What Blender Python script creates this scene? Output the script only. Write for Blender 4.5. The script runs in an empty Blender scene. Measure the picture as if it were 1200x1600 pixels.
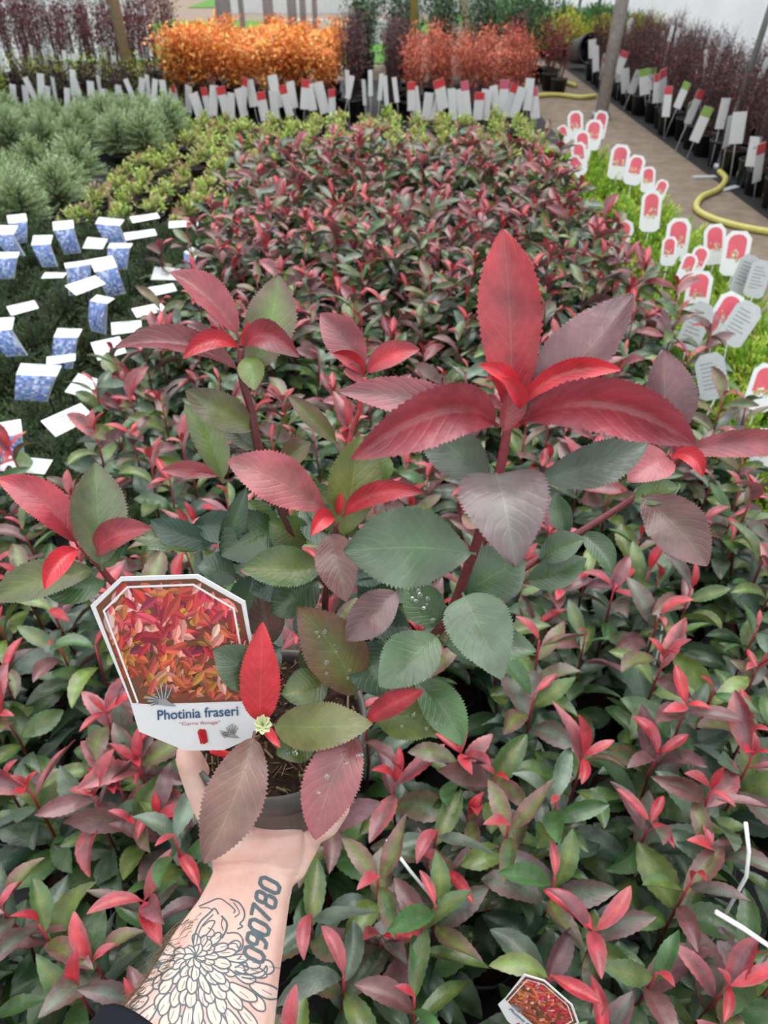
import bpy, math, random
from mathutils import Vector, Matrix, noise
from mathutils.bvhtree import BVHTree
R = random.Random(7)
PI = math.pi
C = bpy.context.scene.collection
# ------------------------------------------------------------------ camera, sky, exposure
PITCH = math.radians(38); F = 1155.0; H = 1.3
cd = bpy.data.cameras.new('camera'); cam = bpy.data.objects.new('camera', cd); C.objects.link(cam)
cam.location = (0, 0, H); cam.rotation_euler = (PI/2 - PITCH, 0, 0)
cd.sensor_fit = 'VERTICAL'; cd.sensor_height = 36; cd.sensor_width = 27; cd.lens = F/1600*36
cd.clip_start = 0.02; cd.clip_end = 200
cd.dof.use_dof = True; cd.dof.focus_distance = 0.47; cd.dof.aperture_fstop = 14.0
sc = bpy.context.scene; sc.camera = cam
sc.view_settings.view_transform = 'Standard'; sc.view_settings.look = 'None'
sc.view_settings.gamma = 1; sc.view_settings.use_curve_mapping = False
sc.view_settings.exposure = 0.57
w = bpy.data.worlds.new('overcast'); sc.world = w; w.use_nodes = True
nt = w.node_tree; nt.nodes.clear()
wo = nt.nodes.new('ShaderNodeOutputWorld'); bg = nt.nodes.new('ShaderNodeBackground')
tc = nt.nodes.new('ShaderNodeTexCoord'); sx = nt.nodes.new('ShaderNodeSeparateXYZ'); cr = nt.nodes.new('ShaderNodeValToRGB')
nt.links.new(tc.outputs['Generated'], sx.inputs[0]); nt.links.new(sx.outputs['Z'], cr.inputs[0])
cr.color_ramp.elements[0].color = (.30, .32, .34, 1); cr.color_ramp.elements[1].color = (1.25, 1.25, 1.27, 1)
nt.links.new(cr.outputs[0], bg.inputs[0]); nt.links.new(bg.outputs[0], wo.inputs[0]); bg.inputs[1].default_value = 1.35
sl = bpy.data.lights.new('daylight', 'SUN'); sl.energy = 1.7; sl.angle = math.radians(60); sl.color = (1, .985, .96)
so = bpy.data.objects.new('daylight', sl); C.objects.link(so); so.rotation_euler = (math.radians(-22), math.radians(12), 0)
# ------------------------------------------------------------------ camera helpers
FW = Vector((0, math.cos(PITCH), -math.sin(PITCH))); UP = Vector((0, math.sin(PITCH), math.cos(PITCH))); RT = Vector((1, 0, 0))
EYE = Vector((0, 0, H))
def ray(px, py): return FW + RT*((px-600)/F) + UP*((800-py)/F)
def D(px, py, d): return EYE + ray(px, py)*d
def G(px, py, z=0):
    r = ray(px, py); return EYE + r*((z-H)/r.z)
# ------------------------------------------------------------------ mesh builder
class MB:
    def __init__(s): s.v = []; s.f = []; s.c = []; s.uv = []
    def vert(s, p, c=(.5, .5, .5), uv=(0, 0)):
        s.v.append(tuple(p)); s.c.append((c[0], c[1], c[2], 1)); s.uv.append(uv); return len(s.v)-1
    def mesh(s, name, mat, smooth=True):
        me = bpy.data.meshes.new(name); me.from_pydata(s.v, [], s.f)
        a = me.color_attributes.new('col', 'FLOAT_COLOR', 'POINT')
        a.data.foreach_set('color', [x for c in s.c for x in c])
        u = me.uv_layers.new(name='UVMap'); li = [0]*len(me.loops); me.loops.foreach_get('vertex_index', li)
        u.data.foreach_set('uv', [x for i in li for x in s.uv[i]])
        if smooth: me.polygons.foreach_set('use_smooth', [True]*len(me.polygons))
        me.materials.append(mat); me.update(); return me
    def build(s, name, mat, parent=None, smooth=True, loc=None):
        o = bpy.data.objects.new(name, s.mesh(name, mat, smooth)); C.objects.link(o)
        if parent: o.parent = parent
        if loc is not None: o.location = loc
        return o
def tag(o, label=None, cat=None, group=None, kind=None):
    if label: o['label'] = label
    if cat: o['category'] = cat
    if group: o['group'] = group
    if kind: o['kind'] = kind
    return o
def thing(name, loc, label, cat, group=None, rz=0):
    o = bpy.data.objects.new(name, None); C.objects.link(o); o.location = loc; o.rotation_euler.z = rz
    o.empty_display_size = .02
    return tag(o, label, cat, group)
def put(name, me, parent=None, loc=None):
    o = bpy.data.objects.new(name, me); C.objects.link(o)
    if parent: o.parent = parent
    if loc is not None: o.location = loc
    return o
def copy_tree(o, parent=None):
    c = o.copy(); C.objects.link(c); c.parent = parent
    for ch in o.children: copy_tree(ch, c)
    return c
def tube(mb, pts, rad, n=6, col=(.1, .05, .04), cols=None, cap=True):
    pts = [Vector(p) for p in pts]; m = len(pts); ring = []
    ref = Vector((.31, .87, .21))
    for i, p in enumerate(pts):
        t = (pts[min(i+1, m-1)] - pts[max(i-1, 0)]).normalized()
        a = t.cross(ref)
        if a.length < .1: a = t.cross(Vector((1, 0, 0)))
        a.normalize(); b = t.cross(a)
        r = rad[i] if isinstance(rad, (list, tuple)) else rad
        cc = cols[i] if cols else col
        ring.append([mb.vert(p + (a*math.cos(2*PI*k/n) + b*math.sin(2*PI*k/n))*r, cc, (i/m, k/n)) for k in range(n)])
    for i in range(m-1):
        for k in range(n):
            mb.f.append((ring[i][k], ring[i][(k+1) % n], ring[i+1][(k+1) % n], ring[i+1][k]))
    if cap: mb.f.append(tuple(ring[0][::-1])); mb.f.append(tuple(ring[-1]))
def box(mb, c, s, col=(.5, .5, .5), rz=0):
    c = Vector(c); idx = []
    for i in range(8):
        p = Vector(((i & 1)-.5, ((i >> 1) & 1)-.5, ((i >> 2) & 1)-.5)); p = Vector((p.x*s[0], p.y*s[1], p.z*s[2]))
        p.rotate(Matrix.Rotation(rz, 3, 'Z')); idx.append(mb.vert(c+p, col))
    for q in ((0, 2, 3, 1), (4, 5, 7, 6), (0, 1, 5, 4), (2, 6, 7, 3), (0, 4, 6, 2), (1, 3, 7, 5)): mb.f.append(tuple(idx[k] for k in q))
def lathe(mb, prof, n=32, col=(.5, .5, .5), o=(0, 0, 0)):
    rings = []
    for r, z in prof: rings.append([mb.vert((o[0]+r*math.cos(2*PI*k/n), o[1]+r*math.sin(2*PI*k/n), o[2]+z), col) for k in range(n)])
    for i in range(len(rings)-1):
        for k in range(n): mb.f.append((rings[i][k], rings[i][(k+1) % n], rings[i+1][(k+1) % n], rings[i+1][k]))
    return rings
def mix(a, b, t): return tuple(a[i]*(1-t)+b[i]*t for i in range(3))
def vary(c, k=.15, rnd=None):
    rnd = rnd or R; g = 1+rnd.uniform(-k, k); return tuple(max(.002, x*g*(1+rnd.uniform(-k, k)*.4)) for x in c)
# leaf: base P0 to tip P1, face normal N, width W; bend bows along N, sweep bows sideways
def leaf(mb, P0, P1, N, W, cm, ce, bend=.12, sweep=0, fold=.25, seg=8, teeth=0.0, ny=4, twist=0, wave=0, pet=.06, peak=.52, spot=None):
    P0 = Vector(P0); P1 = Vector(P1); A = P1-P0; L = A.length; A = A/L
    N = Vector(N); N = N - A*N.dot(A)
    if N.length < 1e-4: N = A.orthogonal()
    N.normalize(); S = A.cross(N)
    rows = []; ph = R.uniform(0, 6)
    for i in range(seg+1):
        u = i/seg; ub = 4*u*(1-u)
        c = P0 + A*(L*u) + N*(bend*L*ub) + S*(sweep*L*ub)
        T = (A + N*(bend*4*(1-2*u)) + S*(sweep*4*(1-2*u))).normalized()
        n2 = (N - T*N.dot(T)).normalized(); s2 = T.cross(n2)
        if twist:
            q = Matrix.Rotation(twist*u, 3, T); n2 = q @ n2; s2 = q @ s2
        x = 0 if u < pet else (u-pet)/(1-pet)
        a = x**(math.log(.5)/math.log(peak)) if x > 0 else 0
        wd = W*.5*(math.sin(PI*a)**(.68 if a < .5 else .86) if 0 < a < 1 else 0) + L*.010*(1-u)**2 + .0002
        row = []
        for j in range(ny+1):
            v = j/ny*2-1; av = abs(v)
            ww = wd
            if av > .99 and teeth and 0 < i < seg: ww = wd*(1+teeth*(R.uniform(.4, 1.5) if i % 2 else -R.uniform(.4, 1.2))) ; 
            off = fold*wd*(av**1.2) + wave*W*math.sin(u*11+ph+v)*av*av
            shift = (teeth*L*.06*(1 if i % 2 else 0)) if av > .99 else 0
            p = c + s2*(v*ww) + n2*off + T*shift
            t = min(1, av**.8*.85 + (max(0, u-.6)*.7))
            nz = noise.noise(Vector(p)*40)*.28
            t = max(0, min(1, t+nz))
            row.append(mb.vert(p, mix(cm, ce, t), (u, v*.5+.5)))
        rows.append(row)
    for i in range(seg):
        for j in range(ny): mb.f.append((rows[i][j], rows[i][j+1], rows[i+1][j+1], rows[i+1][j]))
# ------------------------------------------------------------------ materials
def mat(name):
    m = bpy.data.materials.new(name); m.use_nodes = True; n = m.node_tree; return m, n, n.nodes['Principled BSDF']
def mth(n, op, a, b=None, c=None):
    x = n.nodes.new('ShaderNodeMath'); x.operation = op
    for i, q in enumerate((a, b, c)):
        if q is None: continue
        if isinstance(q, (int, float)): x.inputs[i].default_value = q
        else: n.links.new(q, x.inputs[i])
    return x.outputs[0]
def leafmat(name, rough=.42, spec=.5, veins=True, trans=.18):
    m, n, p = mat(name); at = n.nodes.new('ShaderNodeAttribute'); at.attribute_name = 'col'
    p.inputs['Roughness'].default_value = rough; p.inputs['Specular IOR Level'].default_value = spec
    col = at.outputs['Color']
    if veins:
        uv = n.nodes.new('ShaderNodeUVMap'); s = n.nodes.new('ShaderNodeSeparateXYZ'); n.links.new(uv.outputs[0], s.inputs[0])
        av = mth(n, 'ABSOLUTE', mth(n, 'SUBTRACT', s.outputs[1], .5))
        tex = n.nodes.new('ShaderNodeTexNoise'); tex.inputs['Scale'].default_value = 120
        tcn = n.nodes.new('ShaderNodeTexCoord'); n.links.new(tcn.outputs['Object'], tex.inputs['Vector'])
        w1 = mth(n, 'MULTIPLY', tex.outputs[0], .06)
        ph = mth(n, 'MULTIPLY', mth(n, 'ADD', mth(n, 'SUBTRACT', s.outputs[0], mth(n, 'MULTIPLY', av, .55)), w1), 62)
        st = mth(n, 'POWER', mth(n, 'ADD', mth(n, 'MULTIPLY', mth(n, 'SINE', ph), .5), .5), 7)
        mid = mth(n, 'LESS_THAN', av, .016)
        vv = mth(n, 'MAXIMUM', mth(n, 'MULTIPLY', st, .12), mth(n, 'MULTIPLY', mid, .38))
        mx = n.nodes.new('ShaderNodeMixRGB'); n.links.new(vv, mx.inputs[0]); n.links.new(col, mx.inputs[1])
        br = n.nodes.new('ShaderNodeMixRGB'); br.blend_type = 'ADD'; br.inputs[0].default_value = 1; n.links.new(col, br.inputs[1]); br.inputs[2].default_value = (.09, .09, .05, 1)
        n.links.new(br.outputs[0], mx.inputs[2]); 
        bl = n.nodes.new('ShaderNodeTexNoise'); bl.inputs['Scale'].default_value = 55; bl.inputs['Detail'].default_value = 3
        n.links.new(tcn.outputs['Object'], bl.inputs['Vector'])
        hv = n.nodes.new('ShaderNodeHueSaturation'); n.links.new(mx.outputs[0], hv.inputs['Color'])
        n.links.new(mth(n, 'ADD', mth(n, 'MULTIPLY', bl.outputs[0], 1.5), .22), hv.inputs['Value'])
        col = hv.outputs[0]
        bp = n.nodes.new('ShaderNodeBump'); bp.inputs['Strength'].default_value = .7; bp.inputs['Distance'].default_value = .0022
        n.links.new(mth(n, 'SUBTRACT', mth(n, 'MULTIPLY', bl.outputs[0], .8), mth(n, 'MULTIPLY', vv, .35)), bp.inputs['Height']); n.links.new(bp.outputs[0], p.inputs['Normal'])
    n.links.new(col, p.inputs['Base Color'])
    if trans:
        tr = n.nodes.new('ShaderNodeBsdfTranslucent'); n.links.new(col, tr.inputs[0])
        ms = n.nodes.new('ShaderNodeMixShader'); ms.inputs[0].default_value = trans
        n.links.new(p.outputs[0], ms.inputs[1]); n.links.new(tr.outputs[0], ms.inputs[2]); n.links.new(ms.outputs[0], n.nodes['Material Output'].inputs[0])
    return m
M = {}
M['leaf'] = leafmat('photinia_leaf', .34, .75); M['fine'] = leafmat('small_leaf', .6, .3, False, .2)
def plain(name, col, rough=.5, spec=.5, nscale=0, namt=.3, bump=0, metal=0, attr=False, trans=0):
    m, n, p = mat(name); p.inputs['Roughness'].default_value = rough; p.inputs['Specular IOR Level'].default_value = spec; p.inputs['Metallic'].default_value = metal
    src = None
    if attr:
        at = n.nodes.new('ShaderNodeAttribute'); at.attribute_name = 'col'; src = at.outputs['Color']
    else:
        rg = n.nodes.new('ShaderNodeRGB'); rg.outputs[0].default_value = (*col, 1); src = rg.outputs[0]
    if nscale:
        tx = n.nodes.new('ShaderNodeTexNoise'); tx.inputs['Scale'].default_value = nscale; tx.inputs['Detail'].default_value = 6
        t2 = n.nodes.new('ShaderNodeTexCoord'); n.links.new(t2.outputs['Object'], tx.inputs['Vector'])
        hv = n.nodes.new('ShaderNodeHueSaturation'); n.links.new(src, hv.inputs['Color'])
        n.links.new(mth(n, 'ADD', mth(n, 'MULTIPLY', tx.outputs[0], namt*2), 1-namt), hv.inputs['Value']); src = hv.outputs[0]
        if bump:
            bp = n.nodes.new('ShaderNodeBump'); bp.inputs['Strength'].default_value = 1; bp.inputs['Distance'].default_value = bump
            n.links.new(tx.outputs[0], bp.inputs['Height']); n.links.new(bp.outputs[0], p.inputs['Normal'])
    n.links.new(src, p.inputs['Base Color'])
    if trans:
        tr = n.nodes.new('ShaderNodeBsdfTranslucent'); n.links.new(src, tr.inputs[0])
        ms = n.nodes.new('ShaderNodeMixShader'); ms.inputs[0].default_value = trans
        n.links.new(p.outputs[0], ms.inputs[1]); n.links.new(tr.outputs[0], ms.inputs[2]); n.links.new(ms.outputs[0], n.nodes['Material Output'].inputs[0])
    return m
M['stem'] = plain('stem_bark', (0, 0, 0), .45, .5, 300, .3, .0006, attr=True)
M['pot'] = plain('black_pot_plastic', (.014, .014, .016), .42, .5, 60, .2)
M['heldpot'] = plain('grey_pot_plastic', (.060, .054, .050), .48, .5, 90, .4, .0003)
M['compost'] = plain('compost', (.028, .015, .009), .9, .2, 300, .8, .004)
M['soilbit'] = plain('bark_bits', (0, 0, 0), .8, .2, attr=True)
M['soil'] = plain('path_soil', (.21, .165, .125), .9, .2, 9, .5, .02)
M['weed'] = plain('black_ground_cloth', (.02, .02, .022), .7, .3, 60, .4, .001)
M['lawn'] = plain('grass_green', (.085, .20, .04), .9, .1, 20, .5)
M['card'] = plain('white_card', (.80, .82, .83), .35, .5, 90, .06, .0002, trans=.12)
M['cardgrey'] = plain('grey_card_back', (.45, .48, .49), .5, .4, 160, .18)
M['print'] = plain('label_print', (0, 0, 0), .4, .5, attr=True)
M['metal'] = plain('galvanised_steel', (.36, .38, .40), .4, .5, 30, .25, 0, .7)
M['wood'] = plain('timber', (.30, .22, .14), .8, .3, 40, .4, .002)
M['whitewood'] = plain('white_board', (.62, .65, .66), .6, .3, 10, .1)
M['film'] = plain('polythene_film', (.80, .84, .88), .35, .5, 1.6, .14, .05, trans=.45)
M['hose'] = plain('yellow_hose', (.52, .47, .13), .45, .5, 30, .2)
M['sleeve'] = plain('navy_knit', (.012, .014, .022), .85, .2)
M['ink'] = plain('tattoo_ink', (.10, .135, .155), .6, .3)
M['paleink'] = plain('pale_tattoo_ink', (.66, .52, .445), .55, .4, 200, .15)
M['hair'] = plain('arm_hair', (.16, .11, .07), .6, .3)
M['water'] = plain('water_drop', (.9, .9, .9), .03, .6); M['water'].node_tree.nodes['Principled BSDF'].inputs['Transmission Weight'].default_value = .95
# woven ribs on the sleeve
n = M['sleeve'].node_tree; wv = n.nodes.new('ShaderNodeTexWave'); wv.inputs['Scale'].default_value = 190; wv.bands_direction = 'X'
t2 = n.nodes.new('ShaderNodeTexCoord'); n.links.new(t2.outputs['Object'], wv.inputs['Vector']); bp = n.nodes.new('ShaderNodeBump'); bp.inputs['Distance'].default_value = .001
n.links.new(wv.outputs[1], bp.inputs['Height']); n.links.new(bp.outputs[0], n.nodes['Principled BSDF'].inputs['Normal'])
# skin
m, n, p = mat('skin'); M['skin'] = m
at = n.nodes.new('ShaderNodeTexNoise'); at.inputs['Scale'].default_value = 34; at.inputs['Detail'].default_value = 5
t2 = n.nodes.new('ShaderNodeTexCoord'); n.links.new(t2.outputs['Object'], at.inputs['Vector'])
rp = n.nodes.new('ShaderNodeValToRGB'); rp.color_ramp.elements[0].position = .3; rp.color_ramp.elements[0].color = (.60, .33, .28, 1)
rp.color_ramp.elements[1].position = .65; rp.color_ramp.elements[1].color = (.74, .52, .44, 1)
n.links.new(at.outputs[0], rp.inputs[0]); n.links.new(rp.outputs[0], p.inputs['Base Color'])
p.inputs['Roughness'].default_value = .5; p.inputs['Subsurface Weight'].default_value = .15; p.inputs['Subsurface Scale'].default_value = .006; p.inputs['Subsurface Radius'].default_value = (1, .35, .2)
fn = n.nodes.new('ShaderNodeTexNoise'); fn.inputs['Scale'].default_value = 420; fn.inputs['Detail'].default_value = 4; n.links.new(t2.outputs['Object'], fn.inputs['Vector'])
bp = n.nodes.new('ShaderNodeBump'); bp.inputs['Distance'].default_value = .0006; bp.inputs['Strength'].default_value = .5; n.links.new(fn.outputs[0], bp.inputs['Height']); n.links.new(bp.outputs[0], p.inputs['Normal'])
# ------------------------------------------------------------------ setting
def sheet(name, x0, x1, y0, y1, z, m, kind='structure', nx=2, bump=0):
    mb = MB(); nxx = nx if bump else 1
    g = [[mb.vert((x0+(x1-x0)*i/nxx, y0+(y1-y0)*j/nxx, z + (noise.noise(Vector((x0+(x1-x0)*i/nxx, (y1-y0)*j/nxx, 0))*3)*bump if bump else 0))) for j in range(nxx+1)] for i in range(nxx+1)]
    for i in range(nxx):
        for j in range(nxx): mb.f.append((g[i][j], g[i+1][j], g[i+1][j+1], g[i][j+1]))
    o = mb.build(name, m); tag(o, kind=kind); return o
sheet('floor', -14, 14, -3, 60, 0, M['soil'])
sheet('trim_1', -4.2, 1.42, -1.2, 9.6, .004, M['weed'])
sheet('trim_2', 2.22, 3.5, 3.2, 13, .004, M['weed'])
# polythene side walls, bowing inward towards the top
def wall(name, x, y0, y1, sgn):
    mb = MB(); prof = [(0, 0), (0, .8), (-.08, 1.6), (-.35, 2.4), (-.9, 3.1), (-1.7, 3.7)]
    ny = 120; g = []
    for j in range(ny+1):
        y = y0+(y1-y0)*j/ny; row = []
        for dx, z in prof:
            wv = .05*math.sin(y*4.2+z)*math.sin(z*2+y*.7)
            row.append(mb.vert((x + sgn*dx + wv, y, z)))
        g.append(row)
    for j in range(ny):
        for i in range(len(prof)-1): mb.f.append((g[j][i], g[j][i+1], g[j+1][i+1], g[j+1][i]))
    return tag(mb.build(name, M['film']), kind='structure')
wall('wall_right', 3.75, 2.5, 24, 1); wall('wall_left', -4.4, 2.5, 11.5, -1)

mb = MB(); g = [[mb.vert((-4.5+1.5*i/20, 11.2+.05*math.sin(i*1.3), 3.2*j)) for j in range(2)] for i in range(21)]
for i in range(20): mb.f.append((g[i][0], g[i+1][0], g[i+1][1], g[i][1]))
tag(mb.build('wall_back', M['film']), kind='structure')
# ------------------------------------------------------------------ palettes (linear)
RED = (.56, .030, .045); CRIM = (.33, .032, .048); PINK = (.34, .085, .10); MAUVE = (.145, .060, .066); BROWN = (.13, .062, .045)
GREY = (.085, .125, .085); GREEN = (.046, .108, .032); OLIVE = (.115, .145, .032); DEEP = (.018, .048, .022); LIME = (.13, .215, .05); BLUEG = (.028, .066, .042)
RED2 = (.44, .022, .034); STEMR = (.13, .018, .022); STEMD = (.05, .022, .018)

def pot_parts(parent, r=.055, h=.09, z0=0, n=24, m=None):
    mb = MB(); lathe(mb, [(0, z0), (r*.74, z0), (r*.97, z0+h-.012), (r*1.03, z0+h-.012), (r*1.03, z0+h), (r*.96, z0+h), (r*.93, z0+h-.02)], n)
    a = mb.build('pot', m or M['pot'], parent)
    mb = MB(); rg = lathe(mb, [(r*.94, z0+h-.014), (r*.6, z0+h-.011), (r*.25, z0+h-.012)], n); mb.f.append(tuple(rg[-1]))
    b = mb.build('compost', M['compost'], parent)
    return a, b
# ------------------------------------------------------------------ bed photinia kinds
def photinia(seed, ht=.33, shoots=3, nleaf=15, seg=18, spread=.07, far=False):
    rr = random.Random(seed)
    root = thing('photinia_plant', (0, 0, 0), 'tmp', 'potted plant')
    pot_parts(root, .058, .095, n=20)
    st = MB(); fo = MB(); yo = MB(); main = None
    for s in range(shoots):
        a = 2*PI*s/shoots + rr.uniform(-.5, .5); sp = spread*rr.uniform(.75, 1.25)
        hh = ht*rr.uniform(.86, 1.0)
        if s == 0: sp = .012; hh = ht
        tip = Vector((math.cos(a)*sp, math.sin(a)*sp, .08+hh))
        if s == 0: main = tip.copy()
        b = Vector((math.cos(a)*.008, math.sin(a)*.008, .08))
        pts = [b.lerp(tip, t) + Vector((math.cos(a), math.sin(a), 0))*sp*.45*math.sin(PI*t)*(.8 if s else 1) for t in [0, .2, .4, .6, .8, 1]]
        tube(st, pts, [.0034, .003, .0027, .0024, .0021, .0016], 6, cols=[STEMD, STEMD, STEMD, STEMR, STEMR, CRIM])
        nl = nleaf if s == 0 else int(nleaf*.85)
        ph = rr.uniform(0, 6); greenish = rr.random() < .35
        for k in range(nl):
            t = .16 + .80*(k/(nl-1)); q = t*5; i = min(4, int(q)); pos = pts[i].lerp(pts[i+1], q-i)
            az = ph + k*2.4 + rr.uniform(-.35, .35); el = rr.uniform(-.35, .45) + .45*t
            d = Vector((math.cos(az)*math.cos(el), math.sin(az)*math.cos(el), math.sin(el)))
            L = rr.uniform(.070, .108)*(1-.10*t); W = L*(rr.uniform(.28, .36) if t > .8 else rr.uniform(.34, .46))
            up = Vector((rr.uniform(-.45, .45), rr.uniform(-.45, .45), 1))
            if t > .86 and not greenish: cm, ce = rr.choice([(MAUVE, PINK), (MAUVE, MAUVE), (GREY, MAUVE), (MAUVE, CRIM), (OLIVE, MAUVE), (BROWN, MAUVE), (GREY, MAUVE)])
            elif t > .70: cm, ce = rr.choice([(GREY, GREY), (LIME, OLIVE), (GREEN, GREEN), (OLIVE, MAUVE), (MAUVE, MAUVE), (GREEN, BROWN), (OLIVE, GREEN), (GREY, MAUVE)])
            else: cm, ce = rr.choice([(GREEN, DEEP), (GREEN, GREEN), (GREY, BLUEG), (OLIVE, GREEN), (BLUEG, DEEP), (GREEN, GREY), (LIME, GREEN)])
            leaf(fo, pos, pos+d*L, up, W, vary(cm, .25, rr), vary(ce, .25, rr), rr.uniform(.02, .17), rr.uniform(-.09, .09), rr.uniform(.15, .7), seg, .05, 4, rr.uniform(-.9, .9), .03)
        for k in range(rr.choice([2, 3, 3]) if not greenish else 1):
            az = ph + k*2.1 + rr.uniform(-.4, .4); el = rr.uniform(.1, 1.15)
            d = Vector((math.cos(az)*math.cos(el), math.sin(az)*math.cos(el), math.sin(el)))
            L = rr.uniform(.030, .066); W = L*rr.uniform(.24, .33)
            leaf(yo, tip, tip+d*L, Vector((0, 0, 1)), W, vary(rr.choice([RED2, CRIM, RED2]), .2, rr), vary(rr.choice([RED2, CRIM, PINK]), .2, rr), rr.uniform(.02, .20), rr.uniform(-.08, .08), .55, 14, .03, 4)
    st.build('stem', M['stem'], root); fo.build('foliage', M['leaf'], root)
    y = yo.build('young_leaves', M['leaf'], root); y['label'] = 'bright red young leaves at the shoot tips'
    return root, main
kinds = [photinia(100+i, ht=.30+.02*(i % 3), shoots=2 + (i % 3 > 0), nleaf=16+(i % 3)) for i in range(9)]
used = set(); ALLP = []
def place_photinia(k, x, y, rz, label, group=None, s=1.0, tipto=None, tilt=(0, 0)):
    root, main = kinds[k]
    o = root if k not in used else copy_tree(root)
    used.add(k)
    if tipto is not None:
        m = Vector(main)*s; m.rotate(Matrix.Rotation(rz, 3, 'Z')); x = tipto.x-m.x; y = tipto.y-m.y
    o.location = (x, y, .004); o.rotation_euler = (tilt[0], tilt[1], rz); o.scale = (s, s, s)
    ALLP.append([o, x, y, label, k])
    if label: o['label'] = label
    if group: o['group'] = group
    elif 'group' in o: del o['group']
    return (x, y)
# key shoots read off the foreground: where each plant's leading shoot stands
KEY = [
 (927, 1458, 'photinia with four crimson tip leaves in a star above the half-hidden picture label'),
 (1079, 1379, 'photinia with long pale pink leaf pointing right and upright red shoot near the right edge'),
 (794, 1290, 'photinia with dark red oval leaf and hanging bright red leaf right of the pale stake'),
 (1025, 1523, 'small photinia shoot with orange-red tips at the lower right, below the pink-leaved one'),
 (1137, 1543, 'photinia at the bottom right corner with a pink leaf above green round leaves'),
 (1037, 1033, 'photinia with bright red leaf pointing left beside the curved pale stake on the right'),
 (1175, 1183, 'photinia cut by the right edge with broad mauve leaves and a red tip'),
 (1110, 1237, 'photinia with one upright narrow scarlet leaf between the two at the right edge'),
 (871, 1246, 'photinia with upright pink leaf and two narrow red ones in the lower middle right'),
 (958, 925, 'photinia with a round pink upright leaf right of the pale green held leaf'),
 (1079, 921, 'photinia with pink leaf slanting up to the right, just right of the round-leafed pink one'),
 (842, 1004, 'photinia with curled red tip just right of the held plant'),
 (92, 1010, 'photinia with pinkish brown leaves left of the white picture label'),
 (165, 1115, 'photinia with red leaf pointing left below the lower left corner of the big label'),
 (215, 1190, 'photinia with a rosy oval leaf just below the big label, against a dark gap'),
 (45, 1234, 'photinia with upright rose-brown leaf at the left edge'),
 (149, 1247, 'photinia with dull mauve hanging leaf between the left edge and the forearm'),
 (272, 1307, 'photinia with big pale pink leaf touching the left of the wrist'),
 (226, 1411, 'photinia with a long pink leaf and red stem left of the tattooed forearm'),
 (62, 1448, 'photinia with green leaves and one folded maroon leaf at the lower left edge'),
 (590, 1370, 'photinia with a narrow dark maroon leaf beside the pale stake below the pot'),
 (660, 1450, 'green photinia with a dark bare shoot tip right of the forearm at the bottom'),
 (720, 1180, 'photinia with blotched pale green leaf under the right side of the held plant'),
 (150, 676, 'photinia with mauve top leaves beside the lowest white label of the dark green bed'),
 (189, 637, 'photinia with two slim red leaves standing at the edge of the dark green bed'),
 (285, 694, 'photinia with red tip leaves left of the held plant, under its upper left shoot'),
 (148, 600, 'furthest left photinia shoot, beside the wide white label of the dark green bed'),
 (1075, 560, 'maroon photinia at the right of the bed in front of two leaning white labels'),
 (1000, 842, 'photinia with scarlet bud under the big mauve hanging leaf on the right'),
]
taken = []
for i, (px, py, lab) in enumerate(KEY):
    k = (i*4) % 9; s = R.uniform(.97, 1.07)
    z = kinds[k][1].z*s
    p = G(px, py, z)
    taken.append(place_photinia(k, 0, 0, R.uniform(0, 6.28), lab, None, s, tipto=p))
bx0, bx1, by0, by1 = -.66, .88, .16, 4.35
sp = .150; rows = int((by1-by0)/(sp*.9)); cnt = 0
for j in range(rows):
    y = by0 + j*sp*.9
    xl = bx0 - (.28 if .7 < y < 1.42 else 0); xr = bx1
    nx = int((xr-xl)/sp)
    for i in range(nx+1):
        x = xl + (i+(j % 2)*.5)*sp + R.uniform(-.02, .02); yy = y + R.uniform(-.02, .02)
        if x > xr or (y < .55 and abs(x) > .62): continue
        if x < -.60 and y > 1.45 and R.random() < .3: continue
        if any((x-a)**2+(yy-b)**2 < .112**2 for a, b in taken): continue
        zone0 = ('in front of the forearm and at the bottom of the bed' if yy < .75 else 'around and just behind the held plant' if yy < 1.6 else 'in the middle of the bed' if yy < 3 else 'at the far end of the bed')
        place_photinia(R.randrange(9), x, yy, R.uniform(0, 6.28), None, 'photinias packed in the bed', R.uniform(.86, 1.12) if yy < 1.8 else R.uniform(1.0, 1.22), tilt=(R.uniform(-.07, .07), R.uniform(-.07, .07))); cnt += 1
ORD = ['', 'first', 'second', 'third', 'fourth', 'fifth', 'sixth', 'seventh', 'eighth', 'ninth', 'tenth', 'eleventh', 'twelfth', 'thirteenth', 'fourteenth', 'fifteenth', 'sixteenth', 'seventeenth', 'eighteenth',
       'nineteenth', 'twentieth'] + ['twenty-'+q for q in ('first', 'second', 'third', 'fourth', 'fifth', 'sixth', 'seventh', 'eighth', 'ninth')] + ['thirtieth'] + ['thirty-'+q for q in ('first', 'second', 'third', 'fourth', 'fifth')]
bins = {}
for rec in ALLP: bins.setdefault(int((rec[2]-by0+sp*.45)/(sp*.9)), []).append(rec)
top = max(bins)
for b, L_ in bins.items():
    L_.sort(key=lambda q: q[1])
    for i, rec in enumerate(L_):
        if rec[3]: continue
        side = ORD[i+1]+' from left' if i < len(L_)/2 else (ORD[len(L_)-i]+' from right' if i < len(L_)-1 else 'rightmost')
        if i == 0: side = 'leftmost'
        rw = (ORD[b+1]+' row from front' if b > 0 else 'front row') if b <= top/2 else (ORD[top-b+1]+' row from back' if b < top else 'back row')
        rec[0]['label'] = 'red-tipped photinia, '+side+', '+rw
for i, rec in enumerate(ALLP):
    pass
print('bed photinias', cnt, len(taken))

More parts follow.
